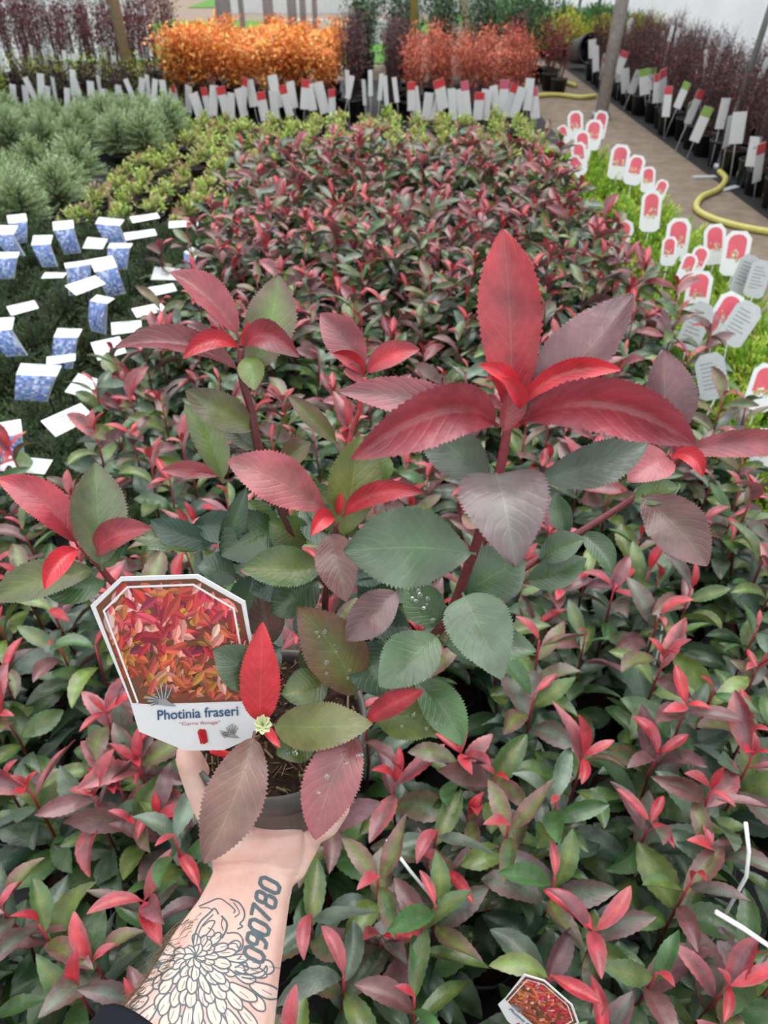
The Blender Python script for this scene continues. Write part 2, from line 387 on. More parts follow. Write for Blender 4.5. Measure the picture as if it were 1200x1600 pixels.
# ------------------------------------------------------------------ the held plant
RIM = D(432, 1122, .468); PR = .0560; PH = .072
held = thing('photinia_plant', RIM - Vector((0, 0, PH)), 'large photinia held on the hand in a grey pot, with a tall red crown', 'potted plant')
HL = held.location.copy()
mb = MB(); r = PR
rg = lathe(mb, [(0, 0), (r*.70, 0), (r*.73, .003), (r*.93, PH-.020), (r*1.00, PH-.019), (r*1.02, PH), (r*.975, PH+.0006), (r*.95, PH-.003), (r*.93, PH-.02)], 64)
o = mb.build('pot', M['heldpot'], held); o['label'] = 'grey-black plastic pot'
mb = MB(); g = []
for i in range(15):
    rr_ = PR*.945*(1-i/14)+.0004
    g.append([mb.vert((rr_*math.cos(2*PI*k/48), rr_*math.sin(2*PI*k/48), PH-.008+.0035*noise.noise(Vector((rr_*math.cos(2*PI*k/48)*90, rr_*math.sin(2*PI*k/48)*90, 1))))) for k in range(48)])
for i in range(14):
    for k in range(48): mb.f.append((g[i][k], g[i][(k+1) % 48], g[i+1][(k+1) % 48], g[i+1][k]))
cm_ = mb.build('compost', M['compost'], held)
mb = MB()
for i in range(420):
    a = R.uniform(0, 2*PI); q = PR*.9*math.sqrt(R.random()); p = Vector((q*math.cos(a), q*math.sin(a), PH-.0055+R.uniform(-.002, .0025)))
    d = Vector((R.uniform(-1, 1), R.uniform(-1, 1), R.uniform(-.4, .4))).normalized()*R.uniform(.0015, .006)
    tube(mb, [p-d, p+d], R.uniform(.0003, .0008), 4, col=vary(R.choice([(.05, .025, .014), (.10, .055, .03), (.02, .01, .007), (.18, .12, .07)]), .3))
o = mb.build('bark_chips', M['soilbit'], cm_, False); o['label'] = 'brown fibres and bark chips'; o['kind'] = 'stuff'
def HD(px, py, d): return D(px, py, d) - HL
def hstem(pts, r0, r1, c0=STEMD, c1=STEMR, n=8):
    # smooth the pixel polyline
    P = [HD(*p) for p in pts]; out = []
    for i in range(len(P)-1):
        p0 = P[max(i-1, 0)]; p1 = P[i]; p2 = P[i+1]; p3 = P[min(i+2, len(P)-1)]
        for k in range(6):
            t = k/6; out.append(.5*((2*p1)+(p2-p0)*t+(2*p0-5*p1+4*p2-p3)*t*t+(3*p1-p0-3*p2+p3)*t**3))
    out.append(P[-1]); m = len(out)
    mb = MB(); tube(mb, out, [r0+(r1-r0)*i/(m-1) for i in range(m)], n, cols=[mix(c0, c1, (i/(m-1))**1.3) for i in range(m)])
    o = mb.build('stem', M['stem'], held); return o
zt = PH-.006
def root_px():  # point on the compost
    return None
SOILP = (440, 1150, .470)
hstem([(440, 1150, .470), (520, 1085, .448), (620, 1030, .425), (690, 980, .405), (730, 890, .375), (760, 800, .352), (782, 730, .340), (793, 668, .333)], .0031, .0021, STEMD, (.20, .02, .03), 10)
hstem([(500, 1100, .455), (513, 1020, .435), (508, 940, .420), (520, 880, .405), (526, 815, .392)], .0026, .0015)
hstem([(480, 1110, .458), (478, 1000, .445), (470, 880, .425), (440, 795, .405), (405, 700, .388), (392, 640, .380), (378, 590, .374), (376, 545, .370)], .0032, .0017)
hstem([(690, 980, .405), (760, 925, .412), (830, 880, .415), (905, 832, .415), (1000, 770, .412), (1045, 718, .408)], .0026, .0016, STEMR, STEMR)
hstem([(400, 1130, .468), (330, 1060, .470), (250, 985, .455), (178, 912, .435), (150, 878, .425), (125, 852, .418)], .0026, .0018, STEMD, (.25, .03, .04))
hstem([(480, 1050, .450), (535, 900, .47), (545, 700, .475), (562, 640, .47), (570, 590, .462)], .0022, .0012, STEMD, RED)
hstem([(420, 1150, .468), (412, 1134, .445), (408, 1122, .435)], .0020, .0014, (.12, .12, .05), (.2, .2, .08))
LV = []
def HLf(bx, by, bd, tx, ty, td, W, cm, ce, bend=.08, sweep=0, fold=.22, roll=0, twist=0, peak=.52, wave=.015, seg=34, nrm=None, lab=None):
    P0 = HD(bx, by, bd); P1 = HD(tx, ty, td); mid = (P0+P1)/2 + HL
    toc = (EYE-mid).normalized(); A = (P1-P0).normalized()
    N = toc*.75 + Vector((0, 0, 1))*.25 if nrm is None else Vector(nrm)
    N = N - A*N.dot(A); N.normalize()
    if roll: N = Matrix.Rotation(roll, 3, A) @ N
    mb = MB(); leaf(mb, P0, P1, N, W/F*(bd+td)/2, vary(cm, .06), vary(ce, .06), bend*1.3, sweep, fold*1.35, seg*2, .05, 8, twist + R.uniform(-.35, .35), wave*1.6, peak=peak)
    o = mb.build('leaf', M['leaf'], held)
    if lab: o['label'] = lab
    LV.append((P0, P1, N, W/F*(bd+td)/2)); return o
# top crown  (sweep > 0 bows to the leaf's right-hand side seen from the camera)
HLf(798, 672, .334, 786, 358, .318, 94, (.27, .022, .034), (.44, .026, .040), .04, .01, .30, .12, 0, .58, lab='tall upright crimson leaf')
HLf(805, 668, .336, 990, 460, .330, 100, MAUVE, (.16, .066, .085), .05, .04, .35, -.2, 0, .52, lab='broad mauve leaf')
HLf(800, 648, .330, 970, 578, .312, 34, RED, RED, .04, -.16, .5, .2, 0, .6, lab='narrow scarlet curled leaf')
HLf(812, 662, .330, 1086, 696, .300, 78, CRIM, (.27, .055, .078), .14, -.21, .75, .45, 0, .56, lab='large dull red arching leaf')
HLf(776, 668, .330, 548, 718, .298, 80, CRIM, (.30, .058, .080), .14, .19, .75, -.40, 0, .56, lab='large dull red arching leaf')
HLf(770, 665, .342, 530, 612, .338, 58, MAUVE, PINK, .06, .04, .2)
HLf(810, 620, .325, 748, 570, .312, 26, RED, RED, .08, .10, .5)
HLf(788, 678, .330, 796, 596, .322, 46, PINK, CRIM, .02, 0, .5, .5)
HLf(812, 640, .322, 784, 590, .310, 26, RED, RED, .08, .10, .5)
HLf(766, 765, .350, 648, 658, .345, 74, GREY, (.09, .095, .08), .06, .05, .3, -.2)
HLf(835, 748, .360, 1012, 692, .350, 66, GREY, (.075, .085, .072), .05, .05, .3, .2)
HLf(775, 738, .325, 806, 886, .292, 132, (.13, .125, .11), (.13, .080, .090), .14, 0, .2, 0, 0, .42, lab='big grey-mauve leaf hanging forward')
HLf(800, 668, .336, 820, 640, .33, 14, RED, RED, .05, .1, .5)
# right branch
HLf(1035, 712, .408, 1036, 546, .405, 84, MAUVE, (.14, .055, .065), .04, 0, .35, .3)
HLf(1052, 712, .406, 1260, 700, .395, 42, (.30, .08, .10), PINK, .05, -.08, .3, .3)
HLf(1000, 772, .410, 1105, 884, .392, 82, (.17, .10, .085), (.16, .078, .078), .08, -.02, .25, 0, 0, .5)
HLf(1045, 716, .406, 980, 752, .392, 60, PINK, PINK, .12, 0, .3)
HLf(1047, 714, .404, 1098, 745, .392, 26, RED, RED, .10, -.25, .5)
HLf(985, 782, .412, 1060, 760, .405, 44, LIME, GREEN, .05, 0, .3)
HLf(1030, 730, .414, 1003, 660, .41, 48, OLIVE, OLIVE, .05, 0, .3)
HLf(905, 832, .416, 955, 893, .405, 38, GREY, GREEN, .05, -.10, .3)
HLf(820, 908, .416, 916, 872, .405, 52, GREEN, GREY, .05, .05, .3, .2)
HLf(842, 880, .412, 914, 842, .402, 46, GREEN, GREY, .06, -.05, .3)
HLf(885, 842, .415, 868, 770, .415, 34, GREEN, GREY, .04, 0, .3)
HLf(725, 935, .392, 822, 876, .382, 88, GREEN, GREY, .06, -.05, .2, 0, 0, .6)
HLf(765, 815, .355, 722, 805, .36, 40, OLIVE, PINK, .05, 0, .4)
# second shoot
HLf(514, 804, .390, 355, 720, .370, 78, (.30, .09, .085), (.36, .065, .085), .06, .03, .2, .1, 0, .56, lab='rosy red leaf pointing left')
HLf(536, 845, .396, 562, 680, .388, 80, OLIVE, (.13, .15, .035), .03, 0, .25, .1, 0, .55)
HLf(535, 808, .390, 664, 770, .368, 34, RED, CRIM, .05, -.14, .45, .3)
HLf(522, 808, .390, 486, 836, .374, 28, RED, RED, .12, .1, .5)
HLf(514, 832, .394, 542, 940, .375, 64, BROWN, (.16, .065, .065), .10, 0, .25, 0, 0, .5)
HLf(597, 762, .400, 597, 704, .398, 32, LIME, LIME, .03, 0, .3)
HLf(528, 805, .39, 533, 770, .385, 12, RED, RED, .03, 0, .5)
HLf(744, 866, .352, 536, 862, .332, 122, (.085, .15, .075), (.080, .12, .075), .07, .02, .12, 0, 0, .56, lab='broad grey-green leaf in front of the stem')
HLf(722, 926, .372, 784, 1062, .345, 100, (.12, .19, .11), (.10, .165, .10), .10, 0, .15, 0, 0, .42, lab='pale grey-green leaf facing forward')
HLf(690, 1008, .405, 838, 1018, .385, 66, GREY, GREEN, .06, -.03, .3)
HLf(686, 992, .398, 593, 1074, .376, 84, (.085, .16, .07), (.075, .145, .07), .08, 0, .18)
HLf(560, 1000, .425, 606, 1090, .410, 74, GREEN, BLUEG, .06, 0, .2)
HLf(692, 980, .408, 633, 915, .408, 62, GREEN, GREEN, .05, 0, .3)
HLf(645, 1062, .405, 722, 1166, .385, 62, GREEN, (.07, .16, .05), .08, -.08, .3)
HLf(580, 1122, .410, 712, 1126, .390, 78, LIME, OLIVE, .06, -.02, .15, 0, 0, .52)
HLf(570, 1130, .400, 662, 1079, .382, 36, RED, CRIM, .05, -.03, .4, 0, 0, .55, lab='small bright red leaf lying over the green one')
HLf(425, 1132, .412, 583, 1130, .390, 74, OLIVE, (.15, .14, .045), .10, .05, .15)
HLf(556, 1092, .420, 464, 948, .395, 92, OLIVE, (.17, .065, .045), .05, .06, .15, 0, 0, .5, lab='russet leaf with green midrib')
HLf(562, 1140, .400, 492, 1312, .378, 84, (.22, .07, .07), (.26, .062, .075), .08, .05, .15, 0, 0, .48, lab='dull red leaf hanging in front of the pot')
HLf(406, 1134, .388, 410, 972, .370, 60, RED, (.55, .028, .04), .04, 0, .20, 0, 0, .46, lab='bright red upright leaf beside the white label')
HLf(398, 1142, .400, 318, 1348, .370, 88, (.18, .10, .07), (.17, .075, .065), .08, -.05, .2, 0, 0, .5, lab='brownish mauve leaf hanging over the wrist')
HLf(495, 1146, .420, 432, 1180, .405, 58, GREEN, OLIVE, .08, 0, .2)
HLf(422, 1012, .425, 410, 918, .415, 54, BROWN, (.10, .06, .045), .04, 0, .3)
HLf(408, 1082, .386, 334, 1014, .376, 66, DEEP, (.05, .09, .03), .08, .05, .2)
HLf(622, 922, .412, 540, 1002, .395, 62, MAUVE, (.16, .09, .085), .08, 0, .25)
HLf(508, 884, .410, 378, 888, .395, 66, OLIVE, GREEN, .06, -.05, .4)
HLf(412, 1135, .395, 438, 1168, .382, 14, RED, RED, .1, 0, .4)
# upper left shoot
HLf(373, 528, .368, 264, 425, .355, 54, (.30, .055, .07), (.33, .06, .08), .05, .08, .35, .2)
HLf(386, 590, .376, 434, 430, .370, 76, LIME, (.16, .10, .085), .03, .06, .2, .1, 0, .55)
HLf(376, 582, .374, 180, 543, .352, 44, (.25, .06, .07), (.20, .06, .07), .08, .09, .5, .3)
HLf(374, 545, .368, 286, 560, .350, 30, RED, CRIM, .10, .16, .5)
HLf(380, 545, .368, 468, 558, .352, 44, CRIM, (.2, .05, .06), .14, -.18, .5)
HLf(377, 540, .368, 388, 503, .362, 14, RED, RED, .05, .1, .5)
HLf(388, 556, .374, 398, 610, .362, 40, LIME, OLIVE, .06, 0, .2)
HLf(402, 672, .386, 290, 610, .370, 54, OLIVE, (.12, .10, .07), .08, -.04, .4)
HLf(350, 755, .40, 288, 632, .392, 50, LIME, (.14, .16, .07), .04, .06, .3)
HLf(406, 704, .39, 345, 662, .384, 34, GREY, (.14, .16, .1), .04, 0, .3)
HLf(528, 694, .40, 450, 618, .39, 30, OLIVE, BROWN, .04, 0, .4)
HLf(436, 726, .405, 486, 692, .40, 40, OLIVE, BROWN, .04, 0, .3)
HLf(345, 745, .41, 252, 735, .40, 26, CRIM, PINK, .06, .05, .4)
# small shoot behind
HLf(568, 585, .462, 500, 490, .455, 56, (.24, .09, .10), PINK, .05, .05, .3)
HLf(568, 588, .460, 520, 552, .450, 24, RED, RED, .08, .12, .5)
HLf(571, 586, .460, 656, 546, .450, 38, RED, PINK, .05, -.1, .4)
HLf(566, 590, .460, 536, 580, .450, 30, PINK, PINK, .05, 0, .4)
# left shoot
HLf(122, 855, .416, -6, 748, .398, 58, CRIM, (.42, .035, .055), .06, .10, .3, .1)
HLf(160, 892, .42, 148, 722, .415, 82, (.14, .21, .09), (.13, .13, .075), .03, 0, .25, 0, 0, .52)
HLf(125, 858, .414, 70, 920, .395, 34, RED, RED, .10, .10, .5)
HLf(146, 872, .42, 238, 826, .405, 46, CRIM, (.2, .045, .05), .08, -.10, .4)
HLf(155, 892, .425, -14, 940, .41, 60, OLIVE, (.10, .11, .05), .06, .05, .3)
HLf(168, 908, .43, 68, 920, .42, 50, GREEN, GREEN, .06, -.08, .3)
HLf(128, 850, .416, 126, 822, .41, 12, RED, RED, .03, .1, .5)
HLf(152, 885, .425, 190, 840, .42, 44, LIME, GREEN, .04, 0, .3)
# green mass low on the stems
G_ = [(330, 860, 205, 842, 52), (340, 850, 235, 812, 46), (445, 820, 345, 868, 84), (345, 870, 385, 762, 34), (370, 905, 308, 884, 56), (470, 760, 560, 840, 60), (452, 905, 390, 925, 60),
      (500, 905, 425, 960, 70), (460, 960, 520, 1010, 64), (610, 960, 560, 905, 60), (590, 880, 650, 935, 66), (480, 850, 420, 815, 60), (470, 790, 545, 850, 60), (440, 1010, 380, 1060, 60),
      (470, 1060, 540, 1000, 66), (600, 1010, 655, 1090, 60), (640, 1010, 560, 1060, 66), (545, 900, 625, 880, 60), (385, 780, 450, 850, 56), (690, 880, 610, 840, 50), (365, 960, 430, 900, 56),
      (300, 820, 390, 830, 50), (560, 950, 640, 980, 60), (515, 1060, 440, 1085, 60)]
for i, (a, b, c, d, W) in enumerate(G_):
    dd = .418 + R.uniform(0, .02)
    cm, ce = R.choice([(GREEN, DEEP), (GREEN, BLUEG), (GREY, BLUEG), (OLIVE, GREEN), (BLUEG, BLUEG)])
    HLf(a, b, dd, c, d, dd-.012, W, cm, ce, R.uniform(.03, .1), R.uniform(-.06, .06), .25, R.uniform(-.4, .4), seg=24)
# rain drops on three leaves
mb = MB()
for li in (43, 44, 40, 38, 47):
    P0, P1, N, W = LV[min(li, len(LV)-1)]; A = P1-P0; S = A.cross(N).normalized()
    for k in range(9):
        u = R.uniform(.2, .8); v = R.uniform(-.28, .28); c = P0 + A*u + N*(A.length*.08*4*u*(1-u)+.0012+.2*W*.5*abs(v)) + S*(v*W)
        r = R.uniform(.0006, .0015); ring = []
        for q in range(4):
            el = q/4*PI/2; ring.append([mb.vert(c + (A.normalized()*math.cos(2*PI*t/8)+S*math.sin(2*PI*t/8))*r*math.cos(el)*R.uniform(.9, 1.3) + N*r*.6*math.sin(el)) for t in range(8)])
        for q in range(3):
            for t in range(8): mb.f.append((ring[q][t], ring[q][(t+1) % 8], ring[q+1][(t+1) % 8], ring[q+1][t]))
        mb.f.append(tuple(ring[3]))
o = mb.build('water_drops', M['water'], held); o['label'] = 'clear rain drops on the lower leaves'; o['kind'] = 'stuff'
# pale blossom crumb at the foot of the bright red leaf, yellow cocoon on the broad leaf
mb = MB()
for k in range(9):
    a = k*.8; P0 = HD(411, 1132, .386); P1 = HD(411+14*math.cos(a), 1132+16*math.sin(a), .380)
    leaf(mb, P0, P1, (0, -.5, 1), .004, (.5, .6, .25), (.7, .72, .5), .1, 0, .3, 6, .1, 4)
o = mb.build('bud', M['fine'], held); o['label'] = 'pale yellow-green bud'

# ------------------------------------------------------------------ octagonal picture labels
OUT = [(188, 902), (309, 898), (383, 940), (400, 1040), (410, 1132), (396, 1152), (350, 1172), (290, 1173), (217, 1143), (203, 1096), (141, 946)]
PIC = [(191, 908), (306, 904), (377, 944), (392, 1020), (398, 1095), (232, 1100), (207, 1098), (150, 948)]
INR = [(199, 915), (303, 911), (367, 949), (380, 1022), (386, 1096), (215, 1099), (161, 953)]
def inside(p, poly):
    x, y = p; c = False; n_ = len(poly)
    for i in range(n_):
        x1, y1 = poly[i]; x2, y2 = poly[(i+1) % n_]
        if (y1 > y) != (y2 > y) and x < (x2-x1)*(y-y1)/(y2-y1)+x1: c = not c
    return c
def text_tris(s, bold=0):
    cu = bpy.data.curves.new('t', 'FONT'); cu.body = s; cu.offset = bold; cu.resolution_u = 6
    ob = bpy.data.objects.new('t', cu); C.objects.link(ob); bpy.context.view_layer.update()
    me = bpy.data.meshes.new_from_object(ob.evaluated_get(bpy.context.evaluated_depsgraph_get()))
    vs = [tuple(v.co[:2]) for v in me.vertices]; fs = [tuple(p.vertices) for p in me.polygons]
    bpy.data.objects.remove(ob); bpy.data.curves.remove(cu); bpy.data.meshes.remove(me)
    x0 = min(v[0] for v in vs); x1 = max(v[0] for v in vs); y0 = min(v[1] for v in vs); y1 = max(v[1] for v in vs)
    return [((v[0]-x0)/(x1-x0), (v[1]-y0)/(y1-y0)) for v in vs], fs
def put_text(mb, s, tl, tr, h, map_, col, bold=0, off=.0007, drop=0):
    vs, fs = text_tris(s, bold); b = len(mb.v)
    dx = tr[0]-tl[0]; dy = tr[1]-tl[1]; L = math.hypot(dx, dy); ux, uy = dx/L, dy/L; vx, vy = uy, -ux
    for u, v in vs: mb.vert(map_(tl[0]+ux*L*u+vx*h*(v-drop), tl[1]+uy*L*u+vy*h*(v-drop), off), col)
    for f in fs: mb.f.append(tuple(b+i for i in f))
def ring_band(mb, poly, wpx, map_, off, col, closed=True, skip=()):
    cx = sum(p[0] for p in poly)/len(poly); cy = sum(p[1] for p in poly)/len(poly); n_ = len(poly)
    inn = []
    for i in range(n_):
        a = Vector(poly[i-1]); b = Vector(poly[i]); c = Vector(poly[(i+1) % n_])
        n1 = Vector((-(b-a).y, (b-a).x)).normalized(); n2 = Vector((-(c-b).y, (c-b).x)).normalized()
        q = (n1+n2).normalized(); k = wpx/max(.4, q.dot(n1)); inn.append(b + q*k)
    for i in range(n_):
        if i in skip: continue
        j = (i+1) % n_; a = [map_(*poly[i], off), map_(*poly[j], off), map_(inn[j].x, inn[j].y, off), map_(inn[i].x, inn[i].y, off)]
        mb.f.append(tuple(mb.vert(p, col) for p in a))
def picture_label(root, map_, seed, detail=1.0):
    rr = random.Random(seed)
    # card body with real thickness
    mb = MB(); n_ = len(OUT)
    a = [mb.vert(map_(x, y, .0)) for x, y in OUT]; b = [mb.vert(map_(x, y, -.0006)) for x, y in OUT]
    mb.f.append(tuple(a[::-1])); mb.f.append(tuple(b))
    for i in range(n_): mb.f.append((a[i], a[(i+1) % n_], b[(i+1) % n_], b[i]))
    card = mb.build('card', M['card'], root, False)
    pm = MB()
    pm.f.append(tuple(pm.vert(map_(x, y, .00015), (.16, .06, .03)) for x, y in PIC))
    pal = [(.62, .06, .05), (.72, .12, .07), (.50, .03, .05), (.75, .22, .08), (.55, .05, .09), (.80, .35, .28), (.35, .03, .04), (.14, .03, .06), (.70, .10, .12), (.45, .22, .05), (.85, .60, .50)]
    for _ in range(int(110*detail)):   # soft far blotches
        x = rr.uniform(150, 395); y = rr.uniform(905, 1095); s = rr.uniform(5, 13)
        pts = [(x+s*math.cos(k*PI/4), y+s*.8*math.sin(k*PI/4)) for k in range(8)]
        if all(inside(p, PIC) for p in pts):
            c = rr.choice([(.50, .09, .07), (.38, .20, .04), (.55, .28, .05), (.12, .08, .03), (.60, .14, .12)]) if y < 1000 else rr.choice([(.05, .04, .02), (.30, .06, .03), (.35, .14, .04), (.20, .05, .03)])
            pm.f.append(tuple(pm.vert(map_(px, py, .00020), vary(c, .2, rr)) for px, py in pts))
    for i in range(int(520*detail)):
        x = rr.uniform(152, 395); y = rr.uniform(908, 1096); L = rr.uniform(14, 40)*(1.1 if y < 1000 else .85); an = rr.gauss(-PI/2, .95); wd = L*rr.uniform(.16, .26)
        ca, sa = math.cos(an), math.sin(an); pts = []
        for t, s in ((0, 0), (.3, .8), (.6, 1), (.85, .5), (1, 0), (.85, -.5), (.6, -1), (.3, -.8)):
            pts.append((x+ca*L*t-sa*wd*s, y+sa*L*t+ca*wd*s))
        if all(inside(p, PIC) for p in pts):
            c = rr.choice(pal)
            c = mix(c, (.5, .22, .05), .30) if y > 1030 else mix(c, (.66, .07, .09), .30 if y < 985 else .1)
            q = .00024+i*.0000002; c = vary(c, .25, rr); c2 = tuple(x*.62 for x in c)
            ids = [pm.vert(map_(px, py, q), c) for px, py in pts]
            pm.f.append((ids[0], ids[1], ids[2], ids[3], ids[4])); ids2 = [pm.vert(map_(px, py, q), c2) for px, py in pts]
            pm.f.append((ids2[0], ids2[4], ids2[5], ids2[6], ids2[7]))
    pic = pm.build('picture', M['print'], card, False); pic['label'] = 'printed photo of red-leaved shrub'
    mb = MB(); ring_band(mb, INR, 3.2, map_, .0005, (.78, .8, .8), skip=(4,))
    mb.build('border', M['print'], card, False)['label'] = 'thin white inner border'
    # lettering, capsule mark and two engraved birds
    tm = MB(); NV = (.035, .09, .19)
    put_text(tm, 'Photinia fraseri', (247, 1124), (373, 1117), 15.5, map_, NV, .012)
    put_text(tm, '"Carre Rouge"', (281, 1134), (345, 1131), 6.5, map_, (.42, .06, .08), 0)
    o = tm.build('lettering', M['print'], card, False); o['label'] = 'dark blue plant name with small red variety name below'
    tm = MB()
    for dx, c in ((0, (.55, .02, .02)), (4.5, (.38, .01, .015))):
        P = [(311+dx, 1139), (315+dx, 1138), (318+dx, 1141), (321+dx, 1158), (314+dx, 1162), (309+dx*.8, 1143)]
        tm.f.append(tuple(tm.vert(map_(x, y, .0006+dx*.00002), c) for x, y in P))
    o = tm.build('emblem', M['print'], card, False); o['label'] = 'small red block mark'
    tm = MB()
    for (cx, cy, sc_) in ((252, 1094, 1.0), (360, 1147, .62)):
        tm = MB()
        body = [(-22, -4), (-12, -8), (4, -6), (14, 2), (24, 9), (10, 8), (-6, 6), (-18, 2)]
        tm.f.append(tuple(tm.vert(map_(cx+x*sc_, cy+y*sc_, .0006), (.30, .30, .30)) for x, y in body))
        for k in range(9):
            a_ = -PI/2-.5+k*.13; l = (26-abs(k-4)*2)*sc_; bx, by = cx+(-2+k*1.6)*sc_, cy-3*sc_
            q = [(bx-1.1*sc_, by), (bx+1.1*sc_, by), (bx+math.cos(a_)*l+.7*sc_, by+math.sin(a_)*l), (bx+math.cos(a_)*l-.7*sc_, by+math.sin(a_)*l)]
            tm.f.append(tuple(tm.vert(map_(x, y, .00065), (.10+.25*(k % 2),)*3) for x, y in q))
        for k in range(7):
            l = (24-k*2)*sc_; bx, by = cx-4*sc_, cy+(k-3)*1.0*sc_; a_ = PI+.35-k*.12
            q = [(bx, by-.8*sc_), (bx, by+.8*sc_), (bx+math.cos(a_)*l, by+math.sin(a_)*l+.6*sc_), (bx+math.cos(a_)*l, by+math.sin(a_)*l-.6*sc_)]
            tm.f.append(tuple(tm.vert(map_(x, y, .0007), (.08+.3*(k % 2),)*3) for x, y in q))
        o = tm.build('bird_drawing', M['print'], card, False); o['label'] = 'grey engraved bird, wings spread'
    return card
A0, A1, A2 = D(290, 1173, .425), D(188, 902, .375), D(383, 940, .372)
TN = (A1-A0).cross(A2-A0).normalized()
if TN.dot(EYE-A0) < 0: TN = -TN
def map_main(px, py, off):
    r_ = ray(px, py); t = (A0-EYE).dot(TN)/r_.dot(TN); return EYE + r_*t + TN*off - TL
TL = A0.copy()
t1 = thing('plant_label', TL, 'large octagonal white picture label of red leaves standing in the held pot', 'plant label')
picture_label(t1, map_main, 5)
mb = MB()
s0 = map_main(330, 1172, -.0003); s1 = RIM + Vector((-.012, -.020, -.02)) - TL
tube(mb, [s0, s0.lerp(s1, .5), s1], [.0022, .0022, .0014], 4, col=(.6, .02, .02)); o = mb.build('stake', M['print'], t1); o['label'] = 'bright red plastic stake'
mb = MB(); q0 = HD(385, 1205, .452)+HL-TL; q1 = HD(408, 1232, .455)+HL-TL
tube(mb, [q0, q1], [.0034, .0026], 8, col=(.75, .02, .01)); o = mb.build('stake_end', M['print'], t1); o['label'] = 'red stake end on the compost'
# second such label, low at the right
rx = RT*.70 - UP*.67 + FW*.06; rx.normalize(); ry = (RT*-.50 - UP*.80)*.85 + FW*.50; ry = (ry-rx*ry.dot(rx)).normalized()
nb = rx.cross(ry)
if nb.dot(FW) > 0: nb = -nb
SC2 = .00030
def map_two(px, py, off): return rx*((px-165)*SC2) + ry*((py-915)*SC2) + nb*off
t2_ = thing('plant_label', D(838, 1526, .70), 'octagonal picture label lying half hidden under leaves at the bottom right edge', 'plant label')
picture_label(t2_, map_two, 9, .6)
mb = MB(); q = map_two(320, 1165, -.0004); tube(mb, [q, q+ry*.05, Vector((q.x+.02, q.y+.05, .08-t2_.location.z))], .0018, 5); mb.build('stake', M['card'], t2_)
